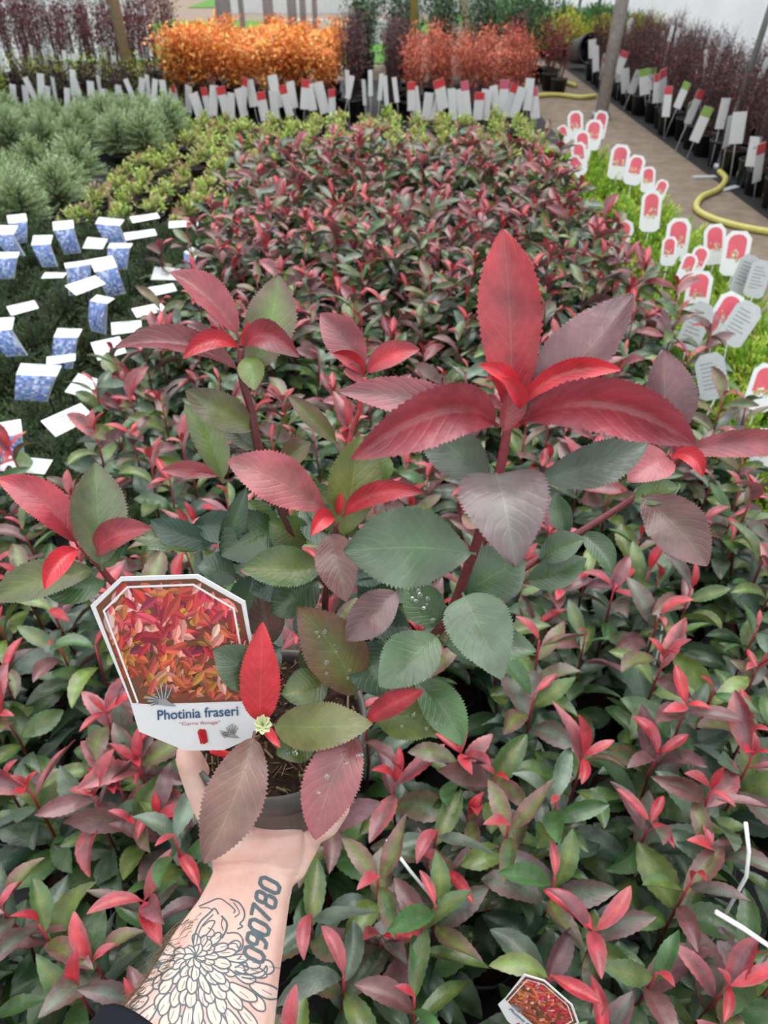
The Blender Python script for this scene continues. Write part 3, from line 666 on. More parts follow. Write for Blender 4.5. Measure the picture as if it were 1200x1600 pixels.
# ------------------------------------------------------------------ person: forearm and hand under the pot
PB = RIM - Vector((0, 0, PH))
person = None
def skinbody():
    bm_v = []; bm_f = []
    import bmesh
    ico = bmesh.new(); bmesh.ops.create_icosphere(ico, subdivisions=2, radius=1); ico.verts.ensure_lookup_table()
    IV = [v.co.copy() for v in ico.verts]; IF = [[v.index for v in f.verts] for f in ico.faces]; ico.free()
    def ell(c, ax, rs):
        b = len(bm_v)
        for v in IV: bm_v.append(tuple(c + ax[0]*(v.x*rs[0]) + ax[1]*(v.y*rs[1]) + ax[2]*(v.z*rs[2])))
        for f in IF: bm_f.append(tuple(b+i for i in f))
    def chain(pts, step=.0025, up=Vector((0, 0, 1))):
        # pts: (pos, half width, half thickness)
        for i in range(len(pts)-1):
            p, a, b = pts[i]; q, c, d = pts[i+1]; T = (q-p); L = T.length; T.normalize()
            S = T.cross(up)
            if S.length < .1: S = T.cross(Vector((0, 1, 0)))
            S.normalize(); U = S.cross(T); n_ = max(2, int(L/step))
            for k in range(n_+1):
                t = k/n_; w_ = a+(c-a)*t; h_ = b+(d-b)*t
                ell(p.lerp(q, t), (S, T, U), (w_, min(w_, h_), h_))
    ch = chain
    W_ = lambda px, py, d: D(px, py, d)
    arm = [(W_(150, 1900, .345), .054, .046), (W_(245, 1730, .382), .0485, .041), (W_(316, 1600, .418), .0425, .036), (W_(332, 1550, .431), .0395, .033), (W_(349, 1500, .444), .0365, .029),
           (W_(374, 1440, .461), .0310, .024), (W_(392, 1385, .476), .0280, .0205), (W_(400, 1340, .487), .0275, .019)]
    ch(arm, .004)
    # palm slab from the wrist to the finger roots, lying under the pot
    z0 = PB.z - .017
    P = lambda x, y, z: Vector((PB.x+x, PB.y+y, z))
    wr = arm[-1][0]
    ch([(wr, .0275, .019), (P(-.014, -.040, z0-.003), .036, .016), (P(-.008, -.010, z0-.003), .043, .0145), (P(-.004, .024, z0-.003), .043, .0125), (P(0, .036, z0-.002), .041, .011)], .003)
    # heel pads rising in front of the pot base
    ch([(W_(366, 1345, .480), .015, .013), (W_(362, 1305, .472), .0165, .015), (W_(345, 1265, .470), .0145, .013)], .003)
    ch([(W_(438, 1342, .482), .0155, .014), (W_(440, 1310, .476), .0155, .014), (W_(432, 1296, .478), .013, .011)], .003)
    ch([(W_(385, 1318, .474), .014, .012), (W_(420, 1310, .474), .014, .012)], .003)
    # thumb up the left of the pot
    ch([(W_(350, 1290, .473), .0135, .0125), (W_(325, 1250, .462), .0115, .0110), (W_(308, 1215, .449), .0098, .0096), (W_(295, 1185, .438), .0086, .0082), (W_(291, 1172, .434), .0062, .0058)], .002)
    # index, middle and ring fingers curl up behind the pot, the little finger round its right
    for x, l in ((-.030, .92), (-.008, 1.0), (.015, .95)):
        ch([(P(x, .030, z0-.002), .0098, .0098), (P(x*1.1, .052, z0+.008*l), .0092, .0092), (P(x*1.1, .067, z0+.034*l), .0085, .0085), (P(x*1.05, .066, z0+.060*l), .0076, .0076), (P(x, .062, z0+.070*l), .0062, .006)], .002)
    ch([(W_(452, 1312, .496), .0105, .010), (W_(482, 1305, .494), .0090, .0088), (W_(512, 1290, .487), .0082, .0080), (W_(532, 1262, .478), .0072, .0070), (W_(536, 1250, .475), .0058, .0056)], .002)
    me = bpy.data.meshes.new('b'); me.from_pydata(bm_v, [], bm_f); ob = bpy.data.objects.new('b', me); C.objects.link(ob)
    md = ob.modifiers.new('r', 'REMESH'); md.mode = 'VOXEL'; md.voxel_size = .0019
    md = ob.modifiers.new('s', 'SMOOTH'); md.factor = .6; md.iterations = 14
    bpy.context.view_layer.update()
    out = bpy.data.meshes.new_from_object(ob.evaluated_get(bpy.context.evaluated_depsgraph_get()))
    bpy.data.objects.remove(ob); bpy.data.meshes.remove(me)
    return out, arm
bme, ARM = skinbody()
ORG = ARM[2][0].copy()
# tendon, wrist folds and palm creases as relief
for v in bme.vertices:
    c = v.co - EYE; dd = c.dot(FW)
    if dd > .1 and v.normal.z > .1:
        px = 600+c.dot(RT)/dd*F; py = 800-c.dot(UP)/dd*F; a = 0
        for (y0, k_, amp) in ((1352, .06, .0007), (1364, .05, .0005), (1306, -.18, .0008)):
            q = py-(y0+k_*(px-400)+3*math.sin(px*.06)); a -= amp*math.exp(-(q/2.6)**2)
        for (xa, xb, amp) in ((392, 372, .0011), (412, 398, .0009)):
            if 1360 < py < 1520: q = px-(xa+(xb-xa)*(py-1360)/160); a += amp*math.exp(-(q/6)**2)*math.sin(PI*(py-1360)/160)
        v.co += v.normal*a
for v in bme.vertices: v.co -= ORG
bme.polygons.foreach_set('use_smooth', [True]*len(bme.polygons)); bme.materials.clear(); bme.materials.append(M['skin']); bme.name = 'person'
person = put('person', bme, None, ORG)
tag(person, 'person reaching in from below, tattooed left forearm and palm holding the pot', 'person')
bvh = BVHTree.FromPolygons([v.co.copy() for v in bme.vertices], [tuple(p.vertices) for p in bme.polygons])
def on_skin(px, py, off=.00025):
    r_ = ray(px, py).normalized(); h = bvh.ray_cast(EYE-ORG, r_)
    return (h[0] + h[1]*off, h[1]) if h[0] is not None else None
def stroke(mb, pts, wpx, closed=False, sub=4.0):
    P = []
    seq = list(pts) + ([pts[0]] if closed else [])
    for i in range(len(seq)-1):
        a, b = seq[i], seq[i+1]; L = math.hypot(b[0]-a[0], b[1]-a[1]); n_ = max(1, int(L/sub))
        for k in range(n_): P.append((a[0]+(b[0]-a[0])*k/n_, a[1]+(b[1]-a[1])*k/n_))
    P.append(seq[-1]); prev = None
    for i, p in enumerate(P):
        a = P[max(i-1, 0)]; b = P[min(i+1, len(P)-1)]
        if closed and i in (0, len(P)-1): a = P[-2]; b = P[1]
        dx, dy = b[0]-a[0], b[1]-a[1]; L = math.hypot(dx, dy) or 1; nx, ny = -dy/L*wpx/2, dx/L*wpx/2
        h1 = on_skin(p[0]+nx, p[1]+ny); h2 = on_skin(p[0]-nx, p[1]-ny)
        if not h1 or not h2 or (h1[0]-h2[0]).length > .006: prev = None; continue
        cur = (mb.vert(h1[0]), mb.vert(h2[0]))
        if prev: mb.f.append((prev[0], prev[1], cur[1], cur[0]))
        prev = cur
def spl(pts, closed=False, k=5):
    n_ = len(pts); out = []
    for i in range(n_ if closed else n_-1):
        g = lambda j: pts[j % n_] if closed else pts[max(0, min(n_-1, j))]
        p0, p1, p2, p3 = g(i-1), g(i), g(i+1), g(i+2)
        for q in range(k):
            t = q/k; out.append(tuple(.5*(2*p1[c]+(p2[c]-p0[c])*t+(2*p0[c]-5*p1[c]+4*p2[c]-p3[c])*t*t+(3*p1[c]-p0[c]-3*p2[c]+p3[c])*t**3) for c in (0, 1)))
    if not closed: out.append(pts[-1])
    return out
cz = lambda x, y: (200+x/4.8, 1350+y/4.8)
DG = {'0': ([(.10, .2), (.3, .02), (.75, .0), (.95, .2), (.95, .8), (.72, 1), (.28, 1), (.08, .8)], True),
      '7': ([(.0, .98), (.98, .98), (.35, .0)], False),
      '9a': ([(.12, .62), (.3, .48), (.78, .48), (.92, .62), (.92, .88), (.75, 1), (.28, 1), (.12, .88)], True), '9b': ([(.92, .62), (.88, .2), (.7, .02), (.2, .02)], False),
      '8a': ([(.10, .12), (.28, .0), (.75, .0), (.93, .12), (.93, .40), (.75, .52), (.28, .52), (.10, .40)], True),
      '8b': ([(.14, .62), (.3, .52), (.72, .52), (.88, .62), (.88, .90), (.72, 1), (.3, 1), (.14, .90)], True)}
mb = MB(); cen = [(946, 682), (966, 580), (984, 478), (1000, 375), (1034, 268), (1063, 163)]
for ch_, (cx, cy) in zip('090780', cen):
    ax, ay = 22*.84, -104*.84; ux, uy = -140, -72
    for key in ([ch_] if ch_ in DG else [ch_+'a', ch_+'b']):
        pts, cl = DG[key]
        q = [cz(cx+ax*(s_-.5)+ux*(t_-.5), cy+ay*(s_-.5)+uy*(t_-.5)) for s_, t_ in pts]
        stroke(mb, q, 6.0, cl, 1.5)
o = mb.build('tattoo_numbers', M['ink'], person, True); o['label'] = 'bold slanted tattooed number 090780'
mb = MB(); done = []
def petal(cx, cy, ang, r0, r1, wd, bendp=0):
    ca, sa = math.cos(ang), math.sin(ang); pts = []
    for t, s_ in ((0, .35), (.25, .75), (.55, 1), (.82, .8), (1.0, 0), (.82, -.8), (.55, -1), (.25, -.75), (0, -.35)):
        r_ = r0+(r1-r0)*t; b = bendp*t*t
        pts.append((cx+ca*r_-sa*(wd*s_+b), cy+sa*r_+ca*(wd*s_+b)))
    return spl(pts, True, 4)
def draw_clip(poly, w_):
    run = []
    pp = []
    for i in range(len(poly)):
        a, b = poly[i], poly[(i+1) % len(poly)]
        for k in range(3): pp.append((a[0]+(b[0]-a[0])*k/3, a[1]+(b[1]-a[1])*k/3))
    pp.append(pp[0])
    for p_ in pp:
        if any(inside(p_, d) for d in done):
            if len(run) > 1: stroke(mb, [cz(*q) for q in run], w_)
            run = []
        else: run.append(p_)
    if len(run) > 1: stroke(mb, [cz(*q) for q in run], w_)
pf = MB()
def petal_fill(poly):
    n_ = len(poly)//2
    rows_ = []
    for i in range(1, n_):
        a, b = poly[i], poly[-i]; row = []
        for k in range(5):
            t = .10+.8*k/4; q = (a[0]+(b[0]-a[0])*t, a[1]+(b[1]-a[1])*t)
            h = None if any(inside(q, d) for d in done) else on_skin(*cz(*q), .00012)
            row.append(pf.vert(h[0]) if h else None)
        rows_.append(row)
    for i in range(len(rows_)-1):
        for k in range(4):
            f_ = (rows_[i][k], rows_[i][k+1], rows_[i+1][k+1], rows_[i+1][k])
            if None not in f_: pf.f.append(f_)
rt = random.Random(4)
for cnt_, a0, a1, r0, r1, wd, w_ in ((11, -3.4, 2.6, 5, 95, 22, 1.5), (15, -1.5, 3.6, 60, 175, 30, 1.6), (15, -.75, 3.4, 130, 290, 36, 1.7), (15, -.35, 3.15, 240, 400, 38, 1.7), (15, -.05, 3.0, 340, 540, 44, 1.7), (14, .12, 2.9, 470, 680, 46, 1.7)):
    ring = []
    for k in range(cnt_):
        an = a0+(a1-a0)*(k+.5)/cnt_+rt.uniform(-.08, .08)
        pl = petal(500, 690, an, r0, r1*rt.uniform(.88, 1.08), wd*rt.uniform(.8, 1.15), rt.uniform(-25, 25))
        draw_clip(pl, w_*1.35); petal_fill(pl); done.append(pl)
        if r1 > 150:
            m0 = r0+(r1-r0)*.45; m1 = r0+(r1-r0)*.85
            draw = [(500+math.cos(an)*m0, 690+math.sin(an)*m0), (500+math.cos(an)*m1, 690+math.sin(an)*m1)]
            if not any(inside(draw[0], d) for d in done[:-1]): stroke(mb, [cz(*q) for q in draw], .9)
for pts, w_ in (([(490, 610), (500, 540), (540, 440), (610, 370), (650, 335), (680, 380)], 1.8), ([(515, 600), (525, 540), (560, 460), (640, 380)], 1.3), ([(765, 265), (830, 290), (870, 350), (870, 410), (840, 450), (860, 470), (820, 490)], 1.8),
                ([(790, 290), (820, 330), (835, 370), (800, 400)], 1.2), ([(530, 320), (600, 290), (680, 260), (740, 290), (800, 345), (790, 370)], 1.4), ([(700, 390), (740, 440), (735, 500), (700, 560)], 2.2), ([(715, 400), (700, 450), (715, 500)], 1.2),
                ([(545, 560), (600, 520), (640, 460), (650, 430), (610, 430), (560, 470)], 1.4), ([(600, 545), (650, 540), (640, 500), (600, 480)], 1.2), ([(740, 520), (820, 520), (860, 570), (850, 640), (800, 670)], 1.7), ([(760, 600), (810, 600), (830, 640)], 1.3),
                ([(800, 800), (880, 830), (960, 820), (1010, 800), (1035, 765), (1040, 800), (1000, 845), (920, 860), (850, 850)], 1.9), ([(800, 780), (840, 760), (880, 740), (900, 790), (860, 800)], 1.8), ([(540, 330), (600, 330), (640, 350)], 1.0), ([(820, 720), (850, 690)], 1.8)):
    stroke(mb, [cz(*q) for q in spl(pts)], w_*1.35)
o = mb.build('tattoo_flower', M['ink'], person, True); o['label'] = 'line tattoo of a large chrysanthemum with scrolls'
o = pf.build('tattoo_highlights', M['paleink'], person, True); o['label'] = 'pale filling of the tattooed petals'
# arm hair
mb = MB(); vs = [v for v in bme.vertices]; hr = random.Random(3); cnt_ = 0
while cnt_ < 900:
    v = hr.choice(vs)
    y_ = (v.co+ORG).y
    if not (.04 < y_ < .205) or v.normal.x > -.45 or v.normal.z < -.55: continue
    cnt_ += 1
    d = (v.normal + Vector((-.2, -1.1, hr.uniform(-.5, .3))) + Vector((hr.uniform(-.4, .4), hr.uniform(-.4, .4), hr.uniform(-.4, .4)))).normalized(); L = hr.uniform(.006, .016)
    p0 = v.co - v.normal*.0004; p1 = p0 + d*L*.5; p2 = p1 + (d + Vector((0, -.5, -.25))).normalized()*L*.5
    tube(mb, [p0, p1, p2], [.00020, .00016, .00007], 3)
o = mb.build('arm_hair', M['hair'], person); o['kind'] = 'stuff'
# sleeve: a knitted cuff around the forearm
mb = MB(); T = (ARM[2][0]-ARM[0][0]).normalized(); S = T.cross(Vector((0, 0, 1))).normalized(); U = S.cross(T)
c0 = D(262, 1694, .392) - ORG; prof = [(.0, .0475), (.0035, .0500), (.001, .0520), (-.012, .0530), (-.05, .054), (-.12, .060)]
c1 = ARM[0][0]-ORG; rings = []
for t, r_ in prof:
    tilt_ = .0
    cc = c0 + T*t; rings.append([mb.vert(cc + S*math.cos(a)*r_*1.02 + U*math.sin(a)*r_*.90 - T*(.010*math.cos(a))) for a in [2*PI*k/72 for k in range(72)]])
for i in range(len(rings)-1):
    for k in range(72): mb.f.append((rings[i][k], rings[i][(k+1) % 72], rings[i+1][(k+1) % 72], rings[i+1][k]))
o = mb.build('sleeve_cuff', M['sleeve'], person); o['label'] = 'dark navy ribbed sleeve end'
# thumb nail
# ------------------------------------------------------------------ small-leaved plants of the other beds
def blade(mb, p, d, L, W, col, up=None):
    d = d.normalized(); s = d.cross(up or Vector((.2, .1, 1))); 
    if s.length < .05: s = d.orthogonal()
    s = s.normalized()*W*.5; m_ = p+d*L*.5
    i0 = mb.vert(p, col); i1 = mb.vert(m_+s+Vector((0, 0, W*.15)), col); i2 = mb.vert(p+d*L, col); i3 = mb.vert(m_-s+Vector((0, 0, W*.15)), col)
    mb.f.append((i0, i1, i2, i3))
def bush(seed, name, r, h, n_, L, W, pal, label, cat, sprays=60, pot=True, core=.4, flop=.5, potr=.055):
    """a bushy plant: short sprays leave a dome, each spray carries pairs of small leaves"""
    rr = random.Random(seed); root = thing(name, (0, 0, 0), label, cat)
    pz = .09 if pot else 0
    if pot: pot_parts(root, potr, .09, n=16)
    fo = MB(); st = MB(); per = max(3, n_//sprays)
    for s in range(sprays):
        az = rr.uniform(0, 2*PI); ct = rr.uniform(.05, 1); el = math.asin(ct)
        d = Vector((math.cos(az)*math.cos(el), math.sin(az)*math.cos(el), math.sin(el)))
        tip = Vector((d.x*r, d.y*r, pz + .02 + d.z*(h-pz-.02)))*rr.uniform(.85, 1.05); b = Vector((d.x*r*core*.5, d.y*r*core*.5, pz+(tip.z-pz)*core))
        c = rr.choice(pal)
        tube(st, [Vector((0, 0, pz-.01)), b, tip], [.0022, .0016, .0006], 3, col=mix(c, (.08, .05, .03), .7), cap=False)
        for k in range(per):
            t = (k+rr.random())/per; p = b.lerp(tip, t); a2 = rr.uniform(0, 2*PI)
            dd = (d*1.0 + Vector((math.cos(a2), math.sin(a2), rr.uniform(-.2, .9)))*flop*1.6)
            blade(fo, p, dd, L*rr.uniform(.7, 1.3), W*rr.uniform(.7, 1.2), vary(c, .25, rr))
    st.build('stem', M['stem'], root); fo.build('foliage', M['fine'], root, False)
    return root
def scatter(protos, pts, namer, group, smin=.9, smax=1.1):
    out = []
    for i, (x, y) in enumerate(pts):
        k = i % len(protos); o = protos[k] if k == i else copy_tree(protos[k])
        o.location = (x, y, .004); s = R.uniform(smin, smax); o.scale = (s, s, s); o.rotation_euler.z = R.uniform(0, 6.28)
        o['label'] = namer(i); o['group'] = group; out.append(o)
    return out
def gridpts(x0, x1, y0, y1, s, j=.2, keep=None):
    nx = max(1, round((x1-x0)/s)); ny = max(1, round((y1-y0)/s)); out = []; rc = []
    for b in range(ny+1):
        for a in range(nx+1):
            x = x0+(x1-x0)*a/nx + R.uniform(-j, j)*s; y = y0+(y1-y0)*b/ny + R.uniform(-j, j)*s
            if keep and not keep(x, y): continue
            out.append((x, y)); rc.append((b, a))
    # position inside the row, from the left
    rows_ = {}
    for q, (b, a) in enumerate(rc): rows_.setdefault(b, []).append(q)
    lab = {}
    keys = sorted(rows_)
    for bi, b in enumerate(keys):
        for ai, q in enumerate(rows_[b]):
            n_ = len(rows_[b])
            side = 'leftmost' if ai == 0 else 'rightmost' if ai == n_-1 else (ORD[ai+1]+' from left' if ai < n_/2 else ORD[n_-ai]+' from right')
            rw = 'front row' if bi == 0 else 'back row' if bi == len(keys)-1 else ORD[bi+1]+' row from front'
            lab[q] = side+', '+rw
    return out, lab
# dark green heathy mat on the left
HE = [(.030, .065, .024), (.042, .090, .032), (.022, .050, .02), (.06, .11, .035)]
pr = [bush(300+i, 'heather_plant', .125, .21, 1500, .016, .0045, HE, 'x', 'potted plant', 110, flop=.7) for i in range(3)]
pts, lb = gridpts(-2.05, -.74, 1.45, 3.75, .165)
scatter(pr, pts, lambda i: 'dark green heathy plant, '+lb[i], 'dark green mat of heathy plants')
# grey-green mounds
GM = [(.38, .50, .27), (.29, .41, .20), (.48, .58, .38), (.33, .47, .22)]
pr = [bush(320+i, 'grey_leaved_shrub', .16, .36, 6500, .015, .0052, GM, 'x', 'potted plant', 330, flop=.5, core=.75) for i in range(3)]
pts, lb = gridpts(-3.4, -1.82, 3.95, 4.75, .24); n1 = len(pts)
scatter(pr, pts, lambda i: 'grey-green mound in nearer block, '+lb[i], 'nearer block of grey-green mounds')
pr2 = [copy_tree(q) for q in pr]
pts, lb = gridpts(-3.6, -1.62, 5.55, 6.35, .24)
scatter(pr2, pts, lambda i: 'grey-green mound in farther block, '+lb[i], 'farther block of grey-green mounds')
# lime conifers on the right
LM = [(.38, .54, .06), (.28, .47, .05), (.48, .58, .08), (.17, .34, .04)]
pr = [bush(340+i, 'lime_conifer', .12, .27, 1300, .024, .008, LM, 'x', 'potted plant', 80, flop=.45) for i in range(3)]
pts, lb = gridpts(.99, 1.36, 1.25, 5.0, .17)
scatter(pr, pts, lambda i: 'bright lime feathery conifer, '+lb[i], 'lime conifers along the path')
# thin yellow-green plants
YG = [(.42, .54, .12), (.52, .58, .20), (.34, .52, .11), (.42, .32, .17)]
pr = [bush(360+i, 'young_spirea', .078, .19, 150, .024, .014, YG, 'x', 'potted plant', 26, flop=.6) for i in range(4)]
pts, lb = gridpts(-1.62, -.72, 3.95, 6.5, .185)
scatter(pr, pts, lambda i: 'left yellow-green young shrub, '+lb[i], 'young yellow-green shrubs on the left')
pr2 = [copy_tree(q) for q in pr]
pts, lb = gridpts(-.54, 1.05, 4.62, 6.5, .195)
scatter(pr2, pts, lambda i: 'yellow-green shrub behind photinias, '+lb[i], 'young yellow-green shrubs behind the photinias', 1.0, 1.25)
# ------------------------------------------------------------------ tall shrubs
def tall(seed, name, h, nst, z0, nleaf, L, W, pal, stemc, spread=.10, potr=.09, poth=.16, twig=0):
    rr = random.Random(seed); root = thing(name, (0, 0, 0), 'x', 'potted shrub'); pot_parts(root, potr, poth, n=20)
    st = MB(); fo = MB()
    for s in range(nst):
        a = rr.uniform(0, 2*PI); q = rr.uniform(.2, 1)*spread; hh = h*rr.uniform(.8, 1.05)
        b = Vector((math.cos(a)*.02, math.sin(a)*.02, poth-.02)); tip = Vector((math.cos(a)*q, math.sin(a)*q, hh))
        md = b.lerp(tip, .5)+Vector((rr.uniform(-.02, .02), rr.uniform(-.02, .02), 0)); tube(st, [b, md, tip], [.0042, .0032, .0014], 4, col=stemc, cap=False)
        for k in range(twig):
            t = rr.uniform(.45, 1); p = md.lerp(tip, (t-.5)*2) if t > .5 else b.lerp(md, t*2); d = Vector((rr.uniform(-1, 1), rr.uniform(-1, 1), rr.uniform(.3, 1.4))).normalized()
            tube(st, [p, p+d*rr.uniform(.04, .11)], [.0014, .0007], 3, col=stemc, cap=False)
        for k in range(nleaf//nst):
            z = poth+(hh-poth)*(z0+(1.02-z0)*rr.random()**.75); t = (z-b.z)/(tip.z-b.z)
            p = (b.lerp(md, t*2) if t < .5 else md.lerp(tip, (t-.5)*2)) + Vector((rr.gauss(0, 1), rr.gauss(0, 1), 0))*spread*.33
            d = Vector((rr.uniform(-1, 1), rr.uniform(-1, 1), rr.uniform(-.4, .9)))
            c = rr.choice(pal); blade(fo, p, d, L*rr.uniform(.7, 1.3), W*rr.uniform(.7, 1.2), vary(c, .25, rr))
    st.build('stem', M['stem'], root); fo.build('foliage', M['fine'], root, False); return root
OR = [(.86, .42, .11), (.80, .33, .07), (.90, .46, .13), (.70, .20, .06), (.85, .55, .18), (.62, .15, .05)]
SA = [(.66, .17, .10), (.60, .19, .09), (.42, .07, .05), (.50, .14, .07), (.30, .05, .04)]
DK = [(.10, .030, .035), (.15, .030, .04), (.06, .035, .035), (.20, .035, .05)]
PL = [(.055, .022, .035), (.08, .03, .045), (.035, .018, .028)]
DG_ = [(.03, .08, .03), (.05, .11, .04), (.02, .05, .02)]
def block(seed, name, n_, x0, x1, y0, y1, s, args, lab, group):
    pr_ = [tall(seed+i, name, *args[0], **args[1]) for i in range(n_)]
    p_, l_ = gridpts(x0, x1, y0, y1, s, .15); scatter(pr_, p_, lambda i: lab+', '+l_[i], group, .92, 1.08); return p_
block(400, 'orange_shrub', 3, -1.75, -.50, 7.15, 8.2, .25, ((.64, 9, .30, 900, .046, .024, OR, (.16, .07, .035)), dict(spread=.15)), 'bright orange leafy shrub', 'orange shrubs at the back')
block(410, 'bare_shrub', 2, -.28, .08, 7.25, 8.3, .26, ((.70, 11, .25, 520, .026, .013, DK+PL+PL, (.05, .028, .03)), dict(twig=9, spread=.12)), 'dark twiggy shrub beside orange block', 'dark twiggy shrubs in the middle')
block(420, 'coral_shrub', 3, .26, 1.20, 7.15, 8.2, .24, ((.60, 9, .28, 520, .032, .014, SA, (.20, .07, .05)), dict(twig=2, spread=.13)), 'coral-red leafy shrub', 'coral shrubs at the back')
block(430, 'maroon_shrub', 3, -3.9, -2.15, 7.3, 8.9, .27, ((.90, 7, .42, 260, .034, .016, DK, (.11, .05, .045)), dict(twig=4, potr=.08)), 'tall thin maroon shrub back left', 'maroon shrubs at the back left')
block(440, 'plum_shrub', 2, -2.95, -1.95, 6.85, 7.05, .22, ((.46, 6, .15, 180, .034, .018, PL, (.04, .02, .03)), dict(potr=.07, poth=.12)), 'low plum-black leafy shrub', 'plum shrubs at the back left')
block(445, 'yellow_leaf_shrub', 2, -3.5, -1.8, 7.1, 7.1, .24, ((.52, 7, .1, 190, .034, .020, [(.42, .52, .08), (.34, .46, .08)], (.1, .1, .03)), dict(potr=.07, poth=.12)), 'pale yellow-green leafy shrub', 'yellow-green shrubs at the back left')
block(450, 'wine_shrub', 3, 2.36, 3.05, 4.1, 9.6, .26, ((.60, 10, .25, 260, .024, .011, DK, (.085, .045, .04)), dict(twig=9, spread=.11)), 'wine-dark shrub beyond path', 'wine-dark shrubs in the right-hand block')
block(460, 'evergreen_shrub', 2, -.2, 1.6, 9.4, 10.6, .42, ((.80, 9, .1, 480, .05, .026, DG_, (.05, .04, .02)), dict(spread=.2)), 'evergreen shrub behind coral ones', 'dark evergreens behind the coral block')
block(465, 'crimson_shrub', 2, 1.35, 1.75, 8.6, 9.4, .3, ((.62, 8, .2, 300, .035, .018, [(.25, .03, .04), (.16, .03, .04)], (.1, .04, .03)), dict(spread=.15)), 'crimson shrub at path bend', 'crimson shrubs at the path bend')
# yellow and green beds beyond the bend
pr = [bush(500+i, 'yellow_conifer', .26, .48, 900, .05, .02, [(.50, .52, .06), (.40, .46, .06), (.55, .50, .10)], 'x', 'potted plant', 90, flop=.5, potr=.09) for i in range(2)]
pts, lb = gridpts(2.15, 3.35, 11.3, 12.0, .42); scatter(pr, pts, lambda i: 'bright yellow bush, '+lb[i], 'yellow bushes beyond the path bend')
pr = [bush(510+i, 'green_bush', .3, .42, 800, .06, .022, [(.07, .22, .05), (.10, .28, .06), (.05, .16, .04)], 'x', 'potted plant', 90, flop=.5, potr=.09) for i in range(2)]
pts, lb = gridpts(1.9, 3.6, 12.6, 15.0, .5); scatter(pr, pts, lambda i: 'green low bush in far bed, '+lb[i], 'green bushes of the far bed')
o = sheet('trim_9', -1.85, 1.0, 4.45, 6.75, .008, plain('brown_litter', (.20, .13, .08), .9, .2, 40, .6, .01))
for k, (x0, x1, y0, y1) in enumerate([(-4.4, 3.7, 20, 45), (-4.2, .2, 10.9, 13.0), (1.4, 3.6, 16.4, 18.6), (-4.2, .9, 14.5, 16.8)]):
    sheet('trim_%d' % (3+k), x0, x1, y0, y1, .012, M['lawn'])
for k, (a, b) in enumerate([((1.6, 15.9), (3.7, 15.5)), ((-1.6, 13.2), (.3, 13.2)), ((-3.2, 18.6), (2.6, 18.6))]):
    mb = MB(); L = math.hypot(b[0]-a[0], b[1]-a[1]); box(mb, (0, 0, .15), (L, .07, .30), rz=math.atan2(b[1]-a[1], b[0]-a[0]))
    tag(mb.build('edging_board', M['whitewood'], None, False, loc=((a[0]+b[0])/2, (a[1]+b[1])/2, .0)), ['white edging board in front of the far right beds', 'white edging board seen above the orange shrubs', 'farthest white edging board, along the lawn'][k], 'edging board')
# ------------------------------------------------------------------ posts and poles
def pole(name, a, b, r, m_, label, cat='pole', n_=12, foot=True):
    a = Vector(a); b = Vector(b); mb = MB(); tube(mb, [Vector((0, 0, 0)), b-a], r, n_)
    root = thing(name, a, label, cat); mb.build('shaft', m_, root)
    if foot:
        mb = MB(); tube(mb, [Vector((0, 0, 0)), Vector((0, 0, .05))], r*1.5, n_); o = mb.build('foot_collar', M['metal'], root); o['label'] = 'short wider collar at the ground'
    return root
g1 = G(1120, 268, 0); g2 = G(1157, 280, 0)
pole('metal_pole', g1, g1+Vector((.30, .25, 2.6)), .020, M['metal'], 'left one of two leaning grey poles at the hose end')
pole('metal_pole', g2, g2+Vector((.75, .1, 2.5)), .022, M['metal'], 'right one of two leaning grey poles at the hose end')
pole('metal_pole', (2.95, 6.6, 0), (3.16, 6.6, 3.0), .026, M['metal'], 'grey pole rising out of the wine-dark shrubs')
gp = G(938, 186, 0)
pole('wrapped_post', gp, gp+Vector((.10, .1, 2.8)), .055, plain('mottled_wrap', (.42, .38, .36), .6, .4, 25, .6), 'thick mottled whitish post where the path bends', 'post')
pole('timber_post', (-2.13, 7.15, 0), (-2.22, 7.2, 2.8), .045, M['wood'], 'brown timber post at the back left', 'post', 8, False)
pole('timber_post', (.30, 8.9, 0), (.30, 8.9, 2.8), .04, plain('olive_timber', (.36, .30, .08), .8, .3, 30, .3), 'olive-yellow timber post behind the coral shrubs', 'post', 8, False)
for i in range(6):
    y = 13.6+i*1.5; x = 3.62
    pole('frame_pole', (x, y, 0), (x+.12, y, 3), .03, M['metal'], ['nearest', 'second nearest', 'third nearest', 'third farthest', 'second farthest', 'farthest'][i]+' of the thin grey frame poles along the right film wall', n_=8)
for i, (x, wd) in enumerate([(-1.62, .15), (-1.44, .05), (-1.17, .10), (-.93, .09), (-.82, .06), (-.70, .05)]):
    mb = MB(); box(mb, (0, 0, .9), (wd, .05, 1.8)); box(mb, (-wd*.3, -.03, .9), (.012, .02, 1.8)); box(mb, (wd*.3, -.03, .9), (.012, .02, 1.8))
    tag(mb.build('metal_sheet_strip', M['metal'], None, False, loc=(x, 9.0, 0)), ['widest', 'second', 'third', 'fourth', 'fifth', 'rightmost'][i]+(' ' if i in (0, 5) else ' from the left ')+'of the upright grey steel strips behind the orange shrubs', 'steel strip')
mb = MB(); a = Vector((1.15, 11.0, 0)); b = Vector((.75, 11.6, 1.6)); tube(mb, [a-a, b-a], .06, 4); tag(mb.build('timber_brace', M['wood'], None, False, loc=a), 'pale slanting timber brace behind the coral shrubs', 'brace')
